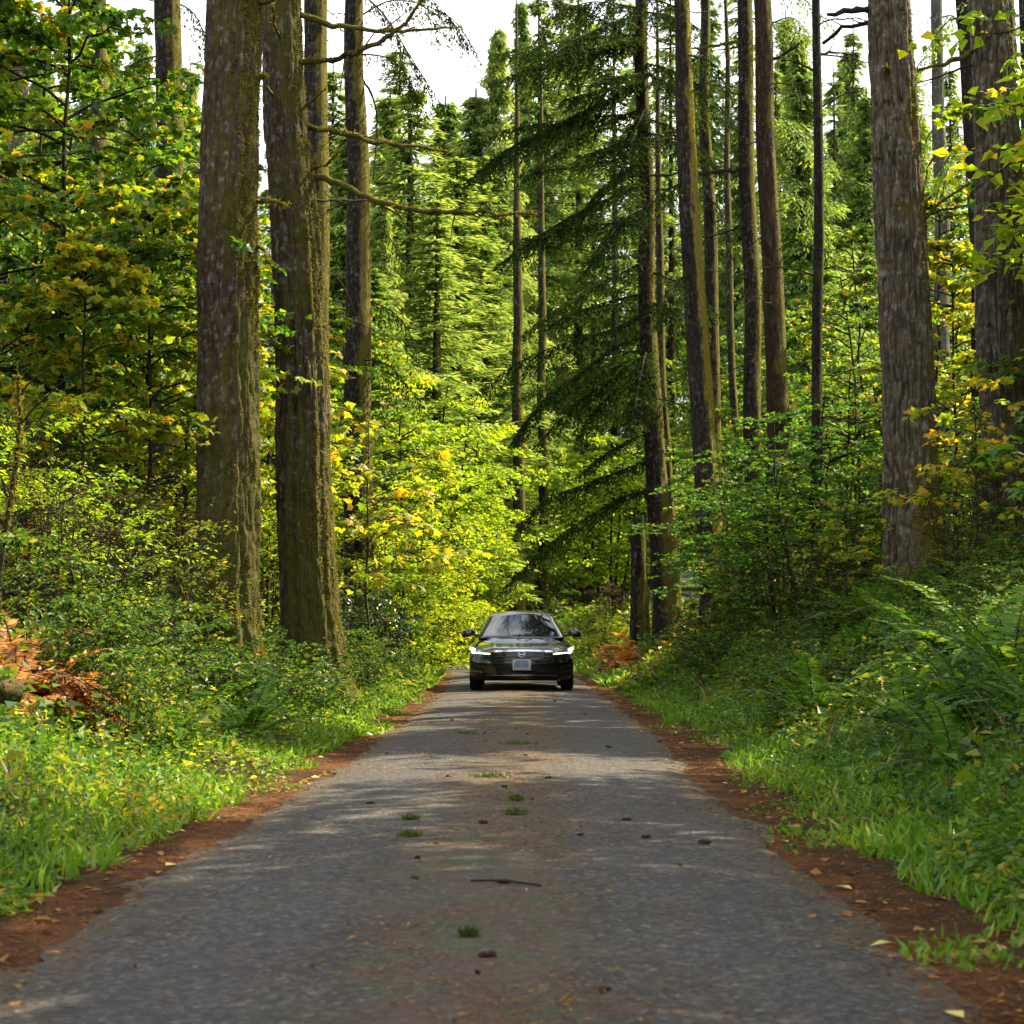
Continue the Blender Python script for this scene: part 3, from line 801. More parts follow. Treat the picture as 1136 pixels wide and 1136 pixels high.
# bare twig nets on the pole trunks
for key, cnt in (('R3', 9), ('R6', 9), ('R7', 9), ('R4', 5), ('R8', 6), ('R10', 5), ('L4', 6), ('L3', 5), ('R1', 6), ('L5', 5)):
    t = T[key]; zt = P(0, 0, t.Y)[2]; z0 = 3.5
    for k in range(cnt):
        mb = MB(); z = rng.uniform(z0, zt); a = rng.uniform(0, 6.28); L = rng.uniform(.8, 2.2); p = t.at(z)
        e = p + np.array([math.cos(a) * L, math.sin(a) * L, rng.uniform(-.35, .15) * L])
        q = curve(p, e, L * .08, rng.uniform(-.2, .2), 9, .02); tube(mb, q, np.linspace(.017, .004, 9), 4, .5, 0, False)
        for j in range(12):
            i = rng.integers(2, 9); d = unit(unit(q[i] - q[i - 1]) + rvec(1)[0] * .5); l = rng.uniform(.15, .55)
            tube(mb, curve(q[i], q[i] + d * l, -.04, 0, 4, .01), np.linspace(.005, .002, 4), 3, .5, 0, False)
        mb.obj('branch', [B_twig], t.root, True, t.base)

# hemlock boughs over the road
t = T['R1']
HB = [([(713, 92), (660, 118), (610, 142), (560, 168), (522, 200)], .75, -2.0), ([(712, 40), (655, 62), (600, 72), (545, 92)], .6, -1.0),
      ([(714, 205), (655, 229), (605, 257), (552, 294)], .75, -2.4), ([(716, 170), (660, 182), (600, 190), (565, 200)], .55, 1.0),
      ([(718, 345), (680, 365), (626, 381), (577, 401), (530, 434)], .8, -2.2), ([(716, 290), (660, 318), (615, 345), (580, 372)], .6, .8),
      ([(719, 372), (683, 385), (647, 412), (605, 445), (570, 492)], .75, -1.2), ([(722, 410), (697, 424), (660, 455), (640, 492)], .7, .6),
      ([(724, 478), (700, 488), (670, 505), (640, 530)], .6, -.8), ([(726, 508), (690, 522), (647, 538), (603, 556), (577, 590)], .75, -1.8),
      ([(724, 440), (760, 452), (790, 480)], .6, -.6), ([(718, 300), (760, 318), (800, 352)], .6, -1.0), ([(715, 130), (760, 150), (800, 190)], .6, -1.0), ([(713, 60), (680, 30), (640, 8), (600, 0)], .6, -.8),
      ([(716, 230), (690, 245), (650, 300)], .6, -3.0), ([(716, 120), (700, 160), (690, 230)], .6, -3.2), ([(718, 385), (710, 420), (700, 480)], .55, -2.8), ([(713, 10), (660, 2), (610, 14)], .7, -1.5), ([(724, 545), (700, 548), (672, 560)], .55, -.5)]
for k in range(22):
    y0 = rng.uniform(0, 560); L = rng.uniform(45, 190) * (1 if k % 4 else -.45); x0_ = 714 + y0 * .028; dr = rng.uniform(.0, .65)
    HB.append(([(x0_, y0), (x0_ - L * .35, y0 + abs(L) * dr * .25), (x0_ - L * .7, y0 + abs(L) * dr * .65), (x0_ - L, y0 + abs(L) * dr * 1.15)], rng.uniform(.5, .75), rng.uniform(-3, 2.2)))
for pix, Lm, dep in HB:
    n = len(pix); pts = [t.at(P(*pix[0], t.Y)[2])] + [P(x, y, t.Y + dep * i / (n - 1)) for i, (x, y) in enumerate(pix)]
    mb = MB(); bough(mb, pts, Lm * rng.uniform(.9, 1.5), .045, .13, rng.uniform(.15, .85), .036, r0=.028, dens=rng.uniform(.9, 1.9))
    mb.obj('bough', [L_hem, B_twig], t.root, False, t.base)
# thinner boughs dipping into the top of the picture from other tall trees
def extra_boughs(key, lst, mat=L_hem):
    t = T[key]
    for pix, Lm, dep, dr in lst:
        n = len(pix); pts = [t.at(P(*pix[0], t.Y)[2])] + [P(x, y, t.Y + dep * i / (n - 1)) for i, (x, y) in enumerate(pix)]
        mb = MB(); bough(mb, pts, Lm * 1.2, .06, .115, dr * 1.6, .034, r0=.025, dens=1.2)
        mb.obj('bough', [mat, B_twig], t.root, False, t.base)
extra_boughs('L4', [([(396, -10), (425, 15), (460, 70), (492, 120)], .55, -1, .8), ([(396, -60), (440, -30), (490, 10), (520, 50)], .5, -1, .9), ([(398, 400), (430, 405), (470, 450)], .5, -1.5, .9), ([(398, 250), (430, 262), (455, 300)], .4, .5, .9)])
extra_boughs('R3', [([(757, 60), (790, 70), (815, 100)], .5, -1, .5), ([(755, 10), (720, 0), (690, 20)], .55, -1, .5), ([(762, 200), (735, 215), (700, 250)], .5, -1, .5), ([(768, 300), (745, 320), (735, 360)], .5, -1.5, .5)])
extra_boughs('R4', [([(784, 120), (800, 120), (822, 150)], .5, -1, .5), ([(786, 220), (800, 235), (815, 280)], .5, -1, .6), ([(784, 60), (765, 70), (740, 110)], .5, -1, .6), ([(790, 350), (775, 370), (760, 420)], .5, -1, .6)])
extra_boughs('L4', [([(398, 60), (440, 70), (475, 130)], .5, -1, .9), ([(397, 130), (370, 140), (352, 190)], .4, -.5, .8), ([(396, 20), (440, 0), (500, 20), (535, 70)], .5, 1, .9), ([(398, 330), (440, 350), (470, 400)], .5, .5, .9)], L_hem)
extra_boughs('R7', [([(848, 30), (880, 20), (905, 50)], .5, 1, .7), ([(852, 130), (890, 140), (930, 190)], .5, 2, .7), ([(856, 210), (895, 225), (925, 280)], .5, 1, .7), ([(846, -20), (880, -10), (925, 30)], .5, .5, .7)], L_fir)
extra_boughs('R10', [([(1042, 60), (1020, 70), (1010, 110)], .4, .5, .7), ([(1042, 20), (1060, 20), (1066, 60)], .4, .5, .7), ([(1044, 140), (1030, 150), (1020, 190)], .4, .5, .7)], L_fir)
extra_boughs('R11', [([(1066, 20), (1050, 25), (1025, 60)], .4, .5, .7), ([(1075, 160), (1055, 170), (1035, 210)], .4, .5, .7), ([(1068, -20), (1090, -10), (1130, 30)], .5, -2, .7)], L_fir)
extra_boughs('R6', [([(828, 20), (860, 25), (895, 40)], .5, .5, .5), ([(830, 140), (850, 160), (880, 200)], .4, 1, .6)])
extra_boughs('L5', [([(185, 60), (150, 70), (120, 100)], .45, 1, .6), ([(185, 200), (215, 215), (240, 250)], .45, .5, .6), ([(185, 0), (215, 15), (235, 60)], .5, .5, .6)])

# crowns of the tall trees, above the picture: a few sparse whorls each
crown_meshes = []
for s in range(3):
    mb = MB()
    for k in range(16):
        z = k * .75; R = 2.6 * (1 - k / 17) + .3
        for a in rng.uniform(0, 6.28, 4):
            p0 = np.array([0, 0, z]); e = np.array([math.cos(a) * R, math.sin(a) * R, z - .3 * R])
            bough(mb, curve(p0, e, .15 * R, 0, 5), .7, .16, .26, .4, .07, r0=.03, dens=.6)
    crown_meshes.append(mb.mesh('crown', [L_hem, B_twig]))
for i, k in enumerate(T):
    t = T[k]
    if k in ('R2', 'R8', 'L14', 'R1b', 'R5', 'R4', 'R6', 'R7', 'R10', 'R11', 'R13'): continue
    zt = max(P(0, -30, t.Y)[2] + 1.5, t.z[-1] - 12.5)
    if zt + 4 > t.z[-1]: continue
    sc = min(1.0, (t.z[-1] - zt) / 12.2)
    o = new_obj('crown', crown_meshes[i % 3], t.root); p = t.at(zt)
    o.location = p - t.base; big = 1.0; o.scale = (sc * big, sc * big, sc); o.rotation_euler = (0, 0, i * 1.3)

# ------------------------------------------------------------------ far conifers (whole trees)
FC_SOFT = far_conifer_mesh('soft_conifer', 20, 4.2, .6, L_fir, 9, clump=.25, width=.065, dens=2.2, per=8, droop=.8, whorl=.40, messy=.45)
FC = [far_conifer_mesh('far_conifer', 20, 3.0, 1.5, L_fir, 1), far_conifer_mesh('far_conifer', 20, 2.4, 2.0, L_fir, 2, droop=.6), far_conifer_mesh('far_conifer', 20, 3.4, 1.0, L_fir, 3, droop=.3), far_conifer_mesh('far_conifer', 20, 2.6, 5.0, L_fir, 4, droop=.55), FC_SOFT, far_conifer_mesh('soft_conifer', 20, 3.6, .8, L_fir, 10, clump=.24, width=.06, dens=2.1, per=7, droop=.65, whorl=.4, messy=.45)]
SKY = np.array([(-400, -100), (30, -120), (70, 0), (105, -60), (140, 70), (200, 80), (240, 0), (330, 60), (365, 160), (390, 110), (420, 90), (455, 70), (490, 160), (520, 130), (545, 40), (580, -40), (620, -100), (860, -90), (885, 170), (930, 70), (965, 190), (1000, 160), (1030, 190), (1060, 20), (1100, 20), (1140, 110), (1180, 0), (1500, -100)], float)
def far_tree(px, Y, top, mi, label=None, mat=None, wide=1.0):
    x = PX(px, Y); z = hgt(x, Y); H = CH + (700 - top) * Y / F - z
    H = max(H, 5); s = H / 20
    lab = label or auto('%s green conifer' % ('tall' if H > 22 else 'young' if H < 13 else 'feathery'), px, Y)
    o = plant('conifer', FC[mi], lab, 'tree', x, Y, 1, None, 'conifers in the forest behind', z, ('trunk', 'crown'), None, mat)
    w = (.5 + .5 * s) * wide
    o.scale = (w, w, s); return o
far_tree(455, 72, 75, 1, 'light green conifer pointing up in the open sky gap above the road', wide=1.7)
far_tree(505, 84, 165, 2, 'shorter sunlit conifer at the end of the road, lowest in the sky gap', wide=1.8)
far_tree(552, 96, 15, 4, 'tall pale conifer straight above the black car')
far_tree(600, 112, -30, 1, 'tall conifer half covered by the drooping hemlock boughs', wide=1.2)
far_tree(420, 66, 215, 4, 'low spreading conifer just beyond the slim ivy-footed trunk')
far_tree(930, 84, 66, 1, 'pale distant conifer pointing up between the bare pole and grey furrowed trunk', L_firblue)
far_tree(640, 118, -60, 0, wide=1.2)
far_tree(685, 114, -60, 2)
far_tree(745, 116, -60, 0)
far_tree(790, 112, -40, 1)
far_tree(1128, 88, 40, 1)
far_tree(893, 70, 20, 5, wide=1.2)
far_tree(965, 84, 90, 5, wide=1.3)
far_tree(945, 100, 40, 4)
far_tree(878, 104, 0, 5)
far_tree(1025, 96, 120, 4)
far_tree(480, 70, 210, 0, wide=1.6)
far_tree(150, 72, 30, 4)
far_tree(92, 66, -20, 5)
far_tree(205, 78, 60, 5)
far_tree(370, 84, 60, 0, wide=1.4)
far_tree(440, 96, 40, 2, wide=1.3)
far_tree(1020, 76, 60, 2)
far_tree(952, 92, 10, 1)
far_tree(525, 96, 90, 5, wide=1.8)
far_tree(430, 80, 90, 5, wide=1.6)
far_tree(385, 74, 130, 4, wide=1.5)
far_tree(495, 104, 100, 4, wide=1.7)
far_tree(540, 86, 240, 0, wide=1.5)
far_tree(410, 60, 290, 2, wide=1.4)
far_tree(580, 118, -20, 5)
far_tree(825, 112, -80, 3)
far_tree(862, 96, 60, 0)
far_tree(1060, 92, 60, 3)
for row, (Y0, Y1, st) in enumerate(((62, 76, 54), (86, 104, 50), (112, 132, 46), (140, 165, 44))):
    px = -190.0
    while px < 1330:
        Y = rng.uniform(Y0, Y1); p = px + rng.uniform(-14, 14); x = PX(p, Y)
        if side_u(x, Y) > 1.6 and not (480 < p < 625 and row == 0) and not (p > 585 and row < 2) and p < 1190:
            top = np.interp(p, SKY[:, 0], SKY[:, 1]) + rng.uniform(0, 150) + row * 25
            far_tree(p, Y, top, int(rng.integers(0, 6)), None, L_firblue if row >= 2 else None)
        px += st * rng.uniform(.8, 1.2)

# ------------------------------------------------------------------ broadleaf prototypes
PR = {}
def mk(name, lmat, wmat=B_twig, **kw): w, l = broadleaf(**kw); PR[name] = proto(w, l, wmat, lmat, name)
mk('huck1', L_olive, H=2.0, R=1.0, leafsize=.07, nlimb=50, ntwig=7, nleaf=8, stems=12, stem_r=.012, mean=.45, sd=.22)
mk('huck2', L_lime, H=2.4, R=1.0, leafsize=.085, nlimb=46, ntwig=7, nleaf=7, stems=9, stem_r=.014, mean=.3, sd=.22)  # lime leaves used here to give a sunlit look by colour
mk('bare', L_olive, H=2.2, R=1.0, leafsize=.06, nlimb=40, ntwig=7, nleaf=1, stems=10, stem_r=.014, mean=.6, sd=.25)
mk('salal1', L_green, H=1.1, R=.9, leafsize=.085, nlimb=44, ntwig=7, nleaf=8, kind='round', stems=12, stem_r=.009, mean=.45, sd=.22)
mk('salal2', L_green, H=1.0, R=.8, leafsize=.07, nlimb=40, ntwig=7, nleaf=9, kind='round', stems=11, stem_r=.009, mean=.5, sd=.24)
mk('lime1', L_lime, H=3.0, R=1.4, leafsize=.11, nlimb=60, ntwig=8, nleaf=11, stems=9, stem_r=.022, mean=.45, sd=.2)
mk('lime2', L_lime, H=3.0, R=1.2, leafsize=.10, nlimb=60, ntwig=8, nleaf=11, stems=7, stem_r=.022, mean=.5, sd=.22, kind='round')
mk('lime_tree', L_lime, B_stem, H=8.0, R=2.3, leafsize=.17, nlimb=80, ntwig=9, nleaf=12, stems=3, stem_r=.07, mean=.40, sd=.2, base=.18, kind='round', layered=True, flat=.7)
mk('ivy', L_dark, H=1.6, R=.8, leafsize=.075, nlimb=50, ntwig=8, nleaf=11, kind='round', stems=12, stem_r=.012, mean=.5, sd=.25)
mk('russet', L_red, H=2.6, R=1.2, leafsize=.06, nlimb=60, ntwig=8, nleaf=7, stems=14, stem_r=.012, mean=.5, sd=.25)
mk('maple1', L_maple, B_stem, H=9.5, R=2.2, leafsize=.125, nlimb=54, ntwig=9, nleaf=14, kind='maple', base=.22, flat=.7, mean=.45, sd=.22, stem_r=.06, layered=True)
mk('maple2', L_maple, B_stem, H=8.5, R=2.0, leafsize=.12, nlimb=52, ntwig=9, nleaf=14, kind='maple', base=.25, flat=.7, mean=.50, sd=.24, stem_r=.05, stems=2, layered=True)
mk('maple_y', L_maple_y, B_stem, H=6.5, R=1.7, leafsize=.13, nlimb=44, ntwig=8, nleaf=13, kind='maple', base=.32, flat=.7, mean=.40, sd=.22, stem_r=.045, layered=True)
mk('vine1', L_deep, B_stem, H=5.5, R=1.9, leafsize=.095, nlimb=54, ntwig=8, nleaf=11, kind='maple', base=.2, flat=.6, mean=.45, sd=.2, stem_r=.04, stems=3, layered=True)
mk('vine2', L_deep, B_stem, H=4.5, R=1.8, leafsize=.095, nlimb=50, ntwig=8, nleaf=11, kind='maple', base=.12, flat=.6, mean=.5, sd=.22, stem_r=.03, stems=5, layered=True)
mk('bramble', L_herb, H=.75, R=.8, leafsize=.075, nlimb=40, ntwig=6, nleaf=8, stems=12, stem_r=.006, mean=.45, sd=.22, kind='round')
mk('sparse', L_maple_y, B_stem, H=3.0, R=1.2, leafsize=.11, nlimb=26, ntwig=5, nleaf=5, kind='maple', base=.3, flat=.7, mean=.45, sd=.25, stem_r=.02, layered=True)


def fern(n=15, L=.85, mat=None, droop=.9, npin=30, pin=.11, pw=.033):
    wood = MB(); lv = MB()
    for k in range(n):
        a = k * 2.4 + rng.uniform(-.3, .3); l = L * rng.uniform(.7, 1.1); el = rng.uniform(.7, 1.25)
        s = np.linspace(0, 1, 16); ang = el - droop * rng.uniform(.8, 1.6) * s
        r = np.cumsum(np.cos(ang)) * l / 16; z = np.cumsum(np.sin(ang)) * l / 16
        p = np.stack([np.cos(a) * r, np.sin(a) * r, z], 1)
        tube(wood, p, np.linspace(.006, .002, 16), 3, .5, 0, False)
        u = np.linspace(.12, .99, npin); q = np.stack([np.interp(u * 15, np.arange(16), p[:, j]) for j in range(3)], 1)
        tg = unit(np.gradient(q, axis=0)); side = np.array([-math.sin(a), math.cos(a), 0]); nr = np.cross(side[None], tg)
        w = pin * l / .85 * np.interp(u, [.1, .3, .7, 1], [.6, 1, .75, .15])
        for sg in (-1, 1):
            d = side * sg + tg * .35 + rvec(npin, .10); d[:, 2] -= .15
            leaves(lv, q, d, nr + rvec(npin, .25), w * rng.uniform(.7, 1.1, npin), pw * rng.uniform(.8, 1.2, npin), tone_dist(npin, rng.uniform(.3, .7), .22), .05)
    return wood, lv
w, l = fern(16); PR['fern1'] = proto(w, l, B_twig, L_fern, 'fern')
w, l = fern(13, .95, droop=1.1); PR['fern2'] = proto(w, l, B_twig, L_fern, 'fern')
w, l = fern(24, .62, droop=1.5, npin=26, pin=.15, pw=.03); PR['bracken'] = proto(w, l, B_twig, L_bracken, 'bracken')


def put(kind, name, desc, cat, px, Y, s=1.0, group=None, label=None, sz=None, mat=None, rz=None):
    x = PX(px, Y)
    if px > 735 and Y < 29 and kind in ('salal1', 'salal2', 'huck1', 'huck2'):
        sz = (sz or s) * .48; s *= .75
    if px > 735 and kind.startswith('vine'):
        sz = (sz or s) * .70; s *= .9
    if 185 < px < 330 and Y < 26 and kind.startswith('salal'):
        sz = (sz or s) * .55; s *= .7
    return plant(name, PR[kind], label or auto(desc, px, Y), cat, x, Y, s, rz, group, None, ('stem', 'foliage'), sz, mat)


GSH = 'shrubs in the undergrowth'; GM = 'maples among the trunks'; GF = 'green ferns on the banks'
# left side: maples
for kind, px, Y, s, lab in (
        ('maple1', 67, 25, 1.0, 'green and gold maple on a thin dark stem'), ('maple2', 125, 28, .95, None), ('maple1', 205, 31, .72, None), ('maple2', 20, 27, 1.05, None), ('maple_y', 165, 25.5, .95, 'golden yellow young maple in front of the dark trunks beside the thickest trunk'),
        ('maple1', -40, 24, 1.0, None), ('maple_y', 298, 33, .9, 'yellow leaved maple filling the gap between the two large mossy trunks'), ('maple1', 40, 40, 1.15, None), ('maple_y', 205, 29.5, 1.1, None),
        ('maple2', 300, 42, 1.0, None), ('sparse', 408, 31, 1.5, 'sparse maple with scattered orange leaves beside the long-branched trunk'), ('maple1', 380, 52, 1.0, None), ('maple1', 220, 46, 1.2, None), ('maple2', 90, 50, 1.3, None), ('maple1', -80, 38, 1.2, None), ('maple_y', 90, 23, .75, 'low golden maple under the thin dark maple stem'), ('maple1', 0, 31, .8, None)):
    put(kind, 'maple_tree', 'yellow maple' if kind == 'maple_y' else 'leafy green maple', 'tree', px, Y, s, GM, lab)
# left: shrubs
for kind, px, Y, s, sz in (('huck1', 14, 18.5, .85, .8), ('huck2', 105, 19, .85, .75), ('huck1', 180, 21, .85, .8), ('huck2', 55, 23, 1.1, 1.15), ('huck1', 140, 25, 1.2, 1.2), ('huck2', 5, 21, 1.05, 1.1), ('huck1', 205, 27.5, 1.1, 1.1), ('huck2', 90, 31, 1.4, 1.5), ('huck1', 170, 34, 1.4, 1.5), ('huck2', -40, 19, 1, 1), ('huck1', -90, 25, 1.2, 1.3),
                       ('huck2', 293, 30, .9, 1.0), ('huck1', 300, 36, 1.2, 1.3), ('huck2', 40, 36, 1.6, 1.7), ('huck1', 120, 42, 1.7, 1.8), ('huck2', 230, 40, 1.6, 1.7), ('huck1', 380, 38, 1.1, 1.0), ('huck2', 10, 46, 1.8, 1.9), ('huck1', 385, 58, 2, 2)):
    put(kind, 'shrub', 'olive small-leaved shrub', 'shrub', px, Y, s, GSH, None, sz)
for kind, px, Y, s in (('salal1', 108, 15.5, .7), ('salal2', 120, 16, .75), ('salal1', 175, 18, .75), ('salal2', 215, 20, .7), ('salal1', 290, 22.5, .75), ('salal2', 325, 24.5, .65), ('salal1', 365, 28, .7), ('salal2', 150, 22, .9), ('salal1', 200, 23.5, .8), ('salal2', 70, 19, .85), ('salal1', 135, 14.5, .6), ('salal2', 400, 33, .7), ('salal1', 385, 31, .75), ('salal2', 425, 36, .7), ('salal1', -30, 16, .9)):
    put(kind, 'shrub', 'low broad-leaved green shrub', 'shrub', px, Y, s, GSH)
put('ivy', 'shrub', '', 'shrub', 402, 36, 1.0, None, 'dark glossy evergreen shrub at the foot of the slim trunk')
put('ivy', 'shrub', '', 'shrub', 425, 39, .75, None, 'smaller dark evergreen shrub nearest the verge behind the long-branched trunk')
# sunlit yellow-green growth along the far left of the road
for kind, px, Y, s, sz in (('lime1', 432, 41, .75, .8), ('lime2', 440, 46, 1.1, 1.2), ('lime1', 462, 47, .8, .8), ('lime2', 455, 52, 1.3, 1.5), ('lime1', 480, 52, .9, .9), ('lime2', 488, 57, 1.1, 1.2), ('lime1', 500, 62, 1.0, 1.0), ('lime1', 415, 50, 1.3, 1.5), ('lime2', 470, 62, 1.6, 1.8), ('lime1', 512, 72, 1.3, 1.6)):
    put(kind, 'shrub', 'bright yellow-green shrub', 'shrub', px, Y, s, GSH, None, sz)
for px, Y, s in ((470, 60, 1.0), (430, 58, 1.1), (505, 70, 1.0), (485, 68, 1.15), (450, 70, 1.3), (522, 80, 1.0), (390, 62, 1.2), (530, 94, 1.1), (340, 60, 1.2), (260, 58, 1.1), (655, 86, 1.0), (636, 100, 1.2), (680, 70, .9), (660, 92, 1.2), (560, 124, 1.1)):
    put('lime_tree', 'broadleaf_tree', 'sunlit lime green broadleaf tree', 'tree', px, Y, s, 'lime green trees beyond the car')
for px, Y, s in ((605, 108, 1.7), (570, 104, 1.6), (625, 118, 1.9), (588, 122, 2.0), (648, 108, 1.8), (545, 110, 1.6), (610, 95, 1.0)):
    put('vine2', 'vine_maple', 'dark bushy vine maple', 'tree', px, Y, s, 'vine maples at the end of the road')
for x, Y, q, kd in ((6.8, 2.5, 1.15, 'lime_tree'), (7.2, 5.5, 1.2, 'maple1'), (7.0, 8, 1.2, 'lime_tree'), (7.6, 10.6, 1.25, 'lime_tree'), (7.4, 13.2, 1.2, 'maple1'), (8.0, 15.4, 1.1, 'lime_tree'), (9.2, 22.5, 1.25, 'lime_tree'), (9.4, 25.5, 1.25, 'maple1'), (10, 28.5, 1.25, 'lime_tree'), (10.8, 32, 1.2, 'maple1'), (11.5, 35.5, 1.1, 'lime_tree'), (11, 6, 1.5, 'maple1'), (11, 11, 1.5, 'maple1'), (13, 25, 1.5, 'maple1'), (13.5, 30, 1.4, 'lime_tree')):  # unseen trees added off to the right to shade and dapple the road
    plant('broadleaf_tree', PR[kd], 'unseen leafy tree added beyond the right picture edge to shade the road', 'tree', x, Y, q, None, 'unseen broadleaf trees shading the road', None, ('stem', 'foliage'))
put('maple_y', 'maple_tree', '', 'tree', 428, 44, .62, GM, 'small orange-tinged maple among the bright shrubs beside the road')
# right side
for kind, px, Y, s, lab in (('vine1', 900, 31, 1.0, 'vine maple spreading dark green leaves around the thin bare pole'), ('vine2', 860, 34, 1.0, None), ('vine1', 815, 37, .95, None), ('vine2', 935, 29.5, .75, None), ('vine1', 965, 34, 1.1, None), ('vine2', 1040, 30, .8, None), ('vine1', 930, 44, 1.4, None), ('vine2', 815, 43, .8, None), ('vine1', 830, 48, 1.4, None), ('vine2', 1130, 27, .8, None), ('vine1', 1180, 30, 1.1, None)):
    put(kind, 'vine_maple', 'dark green vine maple', 'tree', px, Y, s, 'vine maples on the bank', lab)
for kind, px, Y, s, lab in (('maple_y', 1062, 38, 1.1, 'yellow maple glowing in the gap beside the thick grey furrowed trunk'), ('maple2', 1030, 44, 1.1, None), ('maple_y', 1125, 41, 1.0, None), ('maple2', 960, 50, 1.2, None), ('maple1', 900, 54, .95, None), ('maple2', 1050, 55, 1.0, None), ('maple1', 840, 58, .9, None), ('maple2', 790, 60, .9, None)):
    put(kind, 'maple_tree', 'yellow maple' if kind == 'maple_y' else 'leafy green maple', 'tree', px, Y, s, GM, lab)
for kind, px, Y, s in (('salal1', 795, 35, .9), ('salal2', 800, 32, .85), ('salal2', 880, 27, .9), ('salal1', 925, 25.5, .95), ('salal2', 965, 24.5, .85), ('salal1', 1040, 24, .95), ('salal2', 1075, 22, .95), ('salal1', 1110, 20, .9), ('salal2', 1000, 21.5, .7), ('salal1', 860, 24, .75), ('salal2', 910, 22, .75), ('salal1', 955, 19.5, .7), ('salal2', 1060, 18, .75), ('salal1', 1130, 16.5, .8), ('salal2', 820, 26.5, .7), ('salal1', 785, 29, .6), ('salal2', 1090, 26, 1.1), ('salal1', 1135, 23, 1.1), ('salal2', 940, 28, 1.1), ('salal2', 728, 41, .5), ('salal1', 738, 43, .5), ('salal2', 1165, 18, .9)):
    put(kind, 'shrub', 'low broad-leaved green shrub', 'shrub', px, Y, s, GSH)
for kind, px, Y, s, sz in (('huck1', 950, 30, .9, .8), ('huck2', 1065, 27, 1.0, .9), ('huck1', 1125, 25, 1.1, 1.0), ('huck2', 905, 33, 1.1, 1.0), ('huck1', 1030, 33, 1.3, 1.2), ('huck2', 980, 37, 1.5, 1.4), ('huck1', 1100, 35, 1.5, 1.5)):
    put(kind, 'shrub', 'olive small-leaved shrub', 'shrub', px, Y, s, GSH, None, sz)
for kind, px, Y, s in (('lime1', 668, 50, .42), ('lime1', 655, 58, .5), ('lime2', 700, 52, .4)):
    put(kind, 'shrub', 'bright yellow-green shrub', 'shrub', px, Y, s, GSH)
for px, Y, s in ((40, 18.5, .8), (120, 21, .95), (85, 26, 1.2), (185, 29, 1.1), (925, 26, .6), (865, 29, .8), (1065, 24, .7), (770, 34, .6), (350, 30, .7)):
    put('bare', 'dead_bush', 'nearly bare twiggy bush', 'shrub', px, Y, s, 'bare twiggy bushes')
put('russet', 'shrub', '', 'shrub', 672, 57, .85, None, 'reddish-brown leafless-looking bush beside the broken snag')
put('sparse', 'sapling', '', 'tree', 1084, 24, .95, None, 'mossy thin sapling on the bank in front of the outermost big trunk')
put('sparse', 'sapling', '', 'tree', 940, 26.5, .6, None, 'small sapling with a few orange leaves before the vine maples')
for px, Y, s, lab in ((2, 14.4, 1.35, 'rust orange bracken clump lowest at the frame edge'), (44, 14.6, 1.3, 'rust orange bracken clump nearer the green salal'), (20, 15.4, 1.6, 'rust orange bracken clump highest on the slope'), (76, 14.9, 1.05, 'smallest rust bracken beside low green shrubs'), (26, 14.0, .8, 'dull brown bracken clump just above the rotting log'), (340, 27.5, .55, 'brown bracken tuft at the foot of the long-branched trunk'),
                       (692, 44, 1.9, 'orange bracken clump on the verge nearer the car'), (708, 45.0, 2.2, 'taller orange bracken clump below the hemlock'), (700, 42.5, 1.3, 'smallest orange bracken below the hemlock')):
    put('bracken', 'bracken', '', 'fern', px, Y, s, 'dead bracken', lab, s * 1.35)
for kind, px, Y, s in (('fern1', 995, 24, .95), ('fern2', 1030, 24.5, .95), ('fern1', 970, 22.5, .8), ('fern2', 1095, 16, 1.35), ('fern1', 1140, 13, 1.3), ('fern2', 1120, 14.5, 1.35), ('fern1', 1075, 14, 1.1), ('fern1', 1060, 20, .85), ('fern2', 900, 24, .7), ('fern1', 845, 27, .7), ('fern2', 1012, 18.5, .7), ('fern1', 1160, 12, 1.0), ('fern2', 1150, 16, 1.0), ('fern1', 930, 20.5, .6), ('fern2', 1085, 19, .8), ('fern1', 780, 31, .6), ('fern2', 735, 38, .5), ('fern1', 435, 37.5, .7), ('fern2', 420, 34.5, .6), ('fern1', 100, 17.2, .7), ('fern2', 150, 17.6, .7), ('fern1', 300, 23.2, .6), ('fern2', 205, 21.5, .7), ('fern1', 240, 20.5, .6), ('fern2', 380, 29.5, .6), ('fern1', 165, 20, .8), ('fern2', 1105, 17.5, .9)):
    put(kind, 'fern', 'arching green sword fern', 'fern', px, Y, s, GF)

GB = 'brambles along the verges'
for k in range(62):
    sg = -1 if k % 5 < 2 else 1; Y = 7.5 + 29 * rng.random() ** 1.1; u = rng.uniform(.75, 3.4 if sg > 0 else 2.6); x = road_r(Y) + u if sg > 0 else road_l(Y) - u
    px = 568 + F * x / Y
    if not -60 < px < 1190 or (sg < 0 and px < 140 and Y < 17) or (sg > 0 and px > 1000 and Y < 19) or (sg > 0 and Y > 32) or (sg > 0 and k % 2): continue
    kind = ('bramble', 'bramble', 'salal2', 'bramble', 'fern1')[int(rng.integers(0, 5))]; q = rng.uniform(.45, .9) * (.6 + .25 * min(u, 2))
    if kind == 'fern1': put(kind, 'fern', 'arching green sword fern', 'fern', px, Y, q * .8, GF)
    elif kind == 'salal2': put(kind, 'shrub', 'low broad-leaved green shrub', 'shrub', px, Y, q * .7, GSH)
    else: put(kind, 'bramble', 'low trailing bramble', 'bramble', px, Y, q, GB)

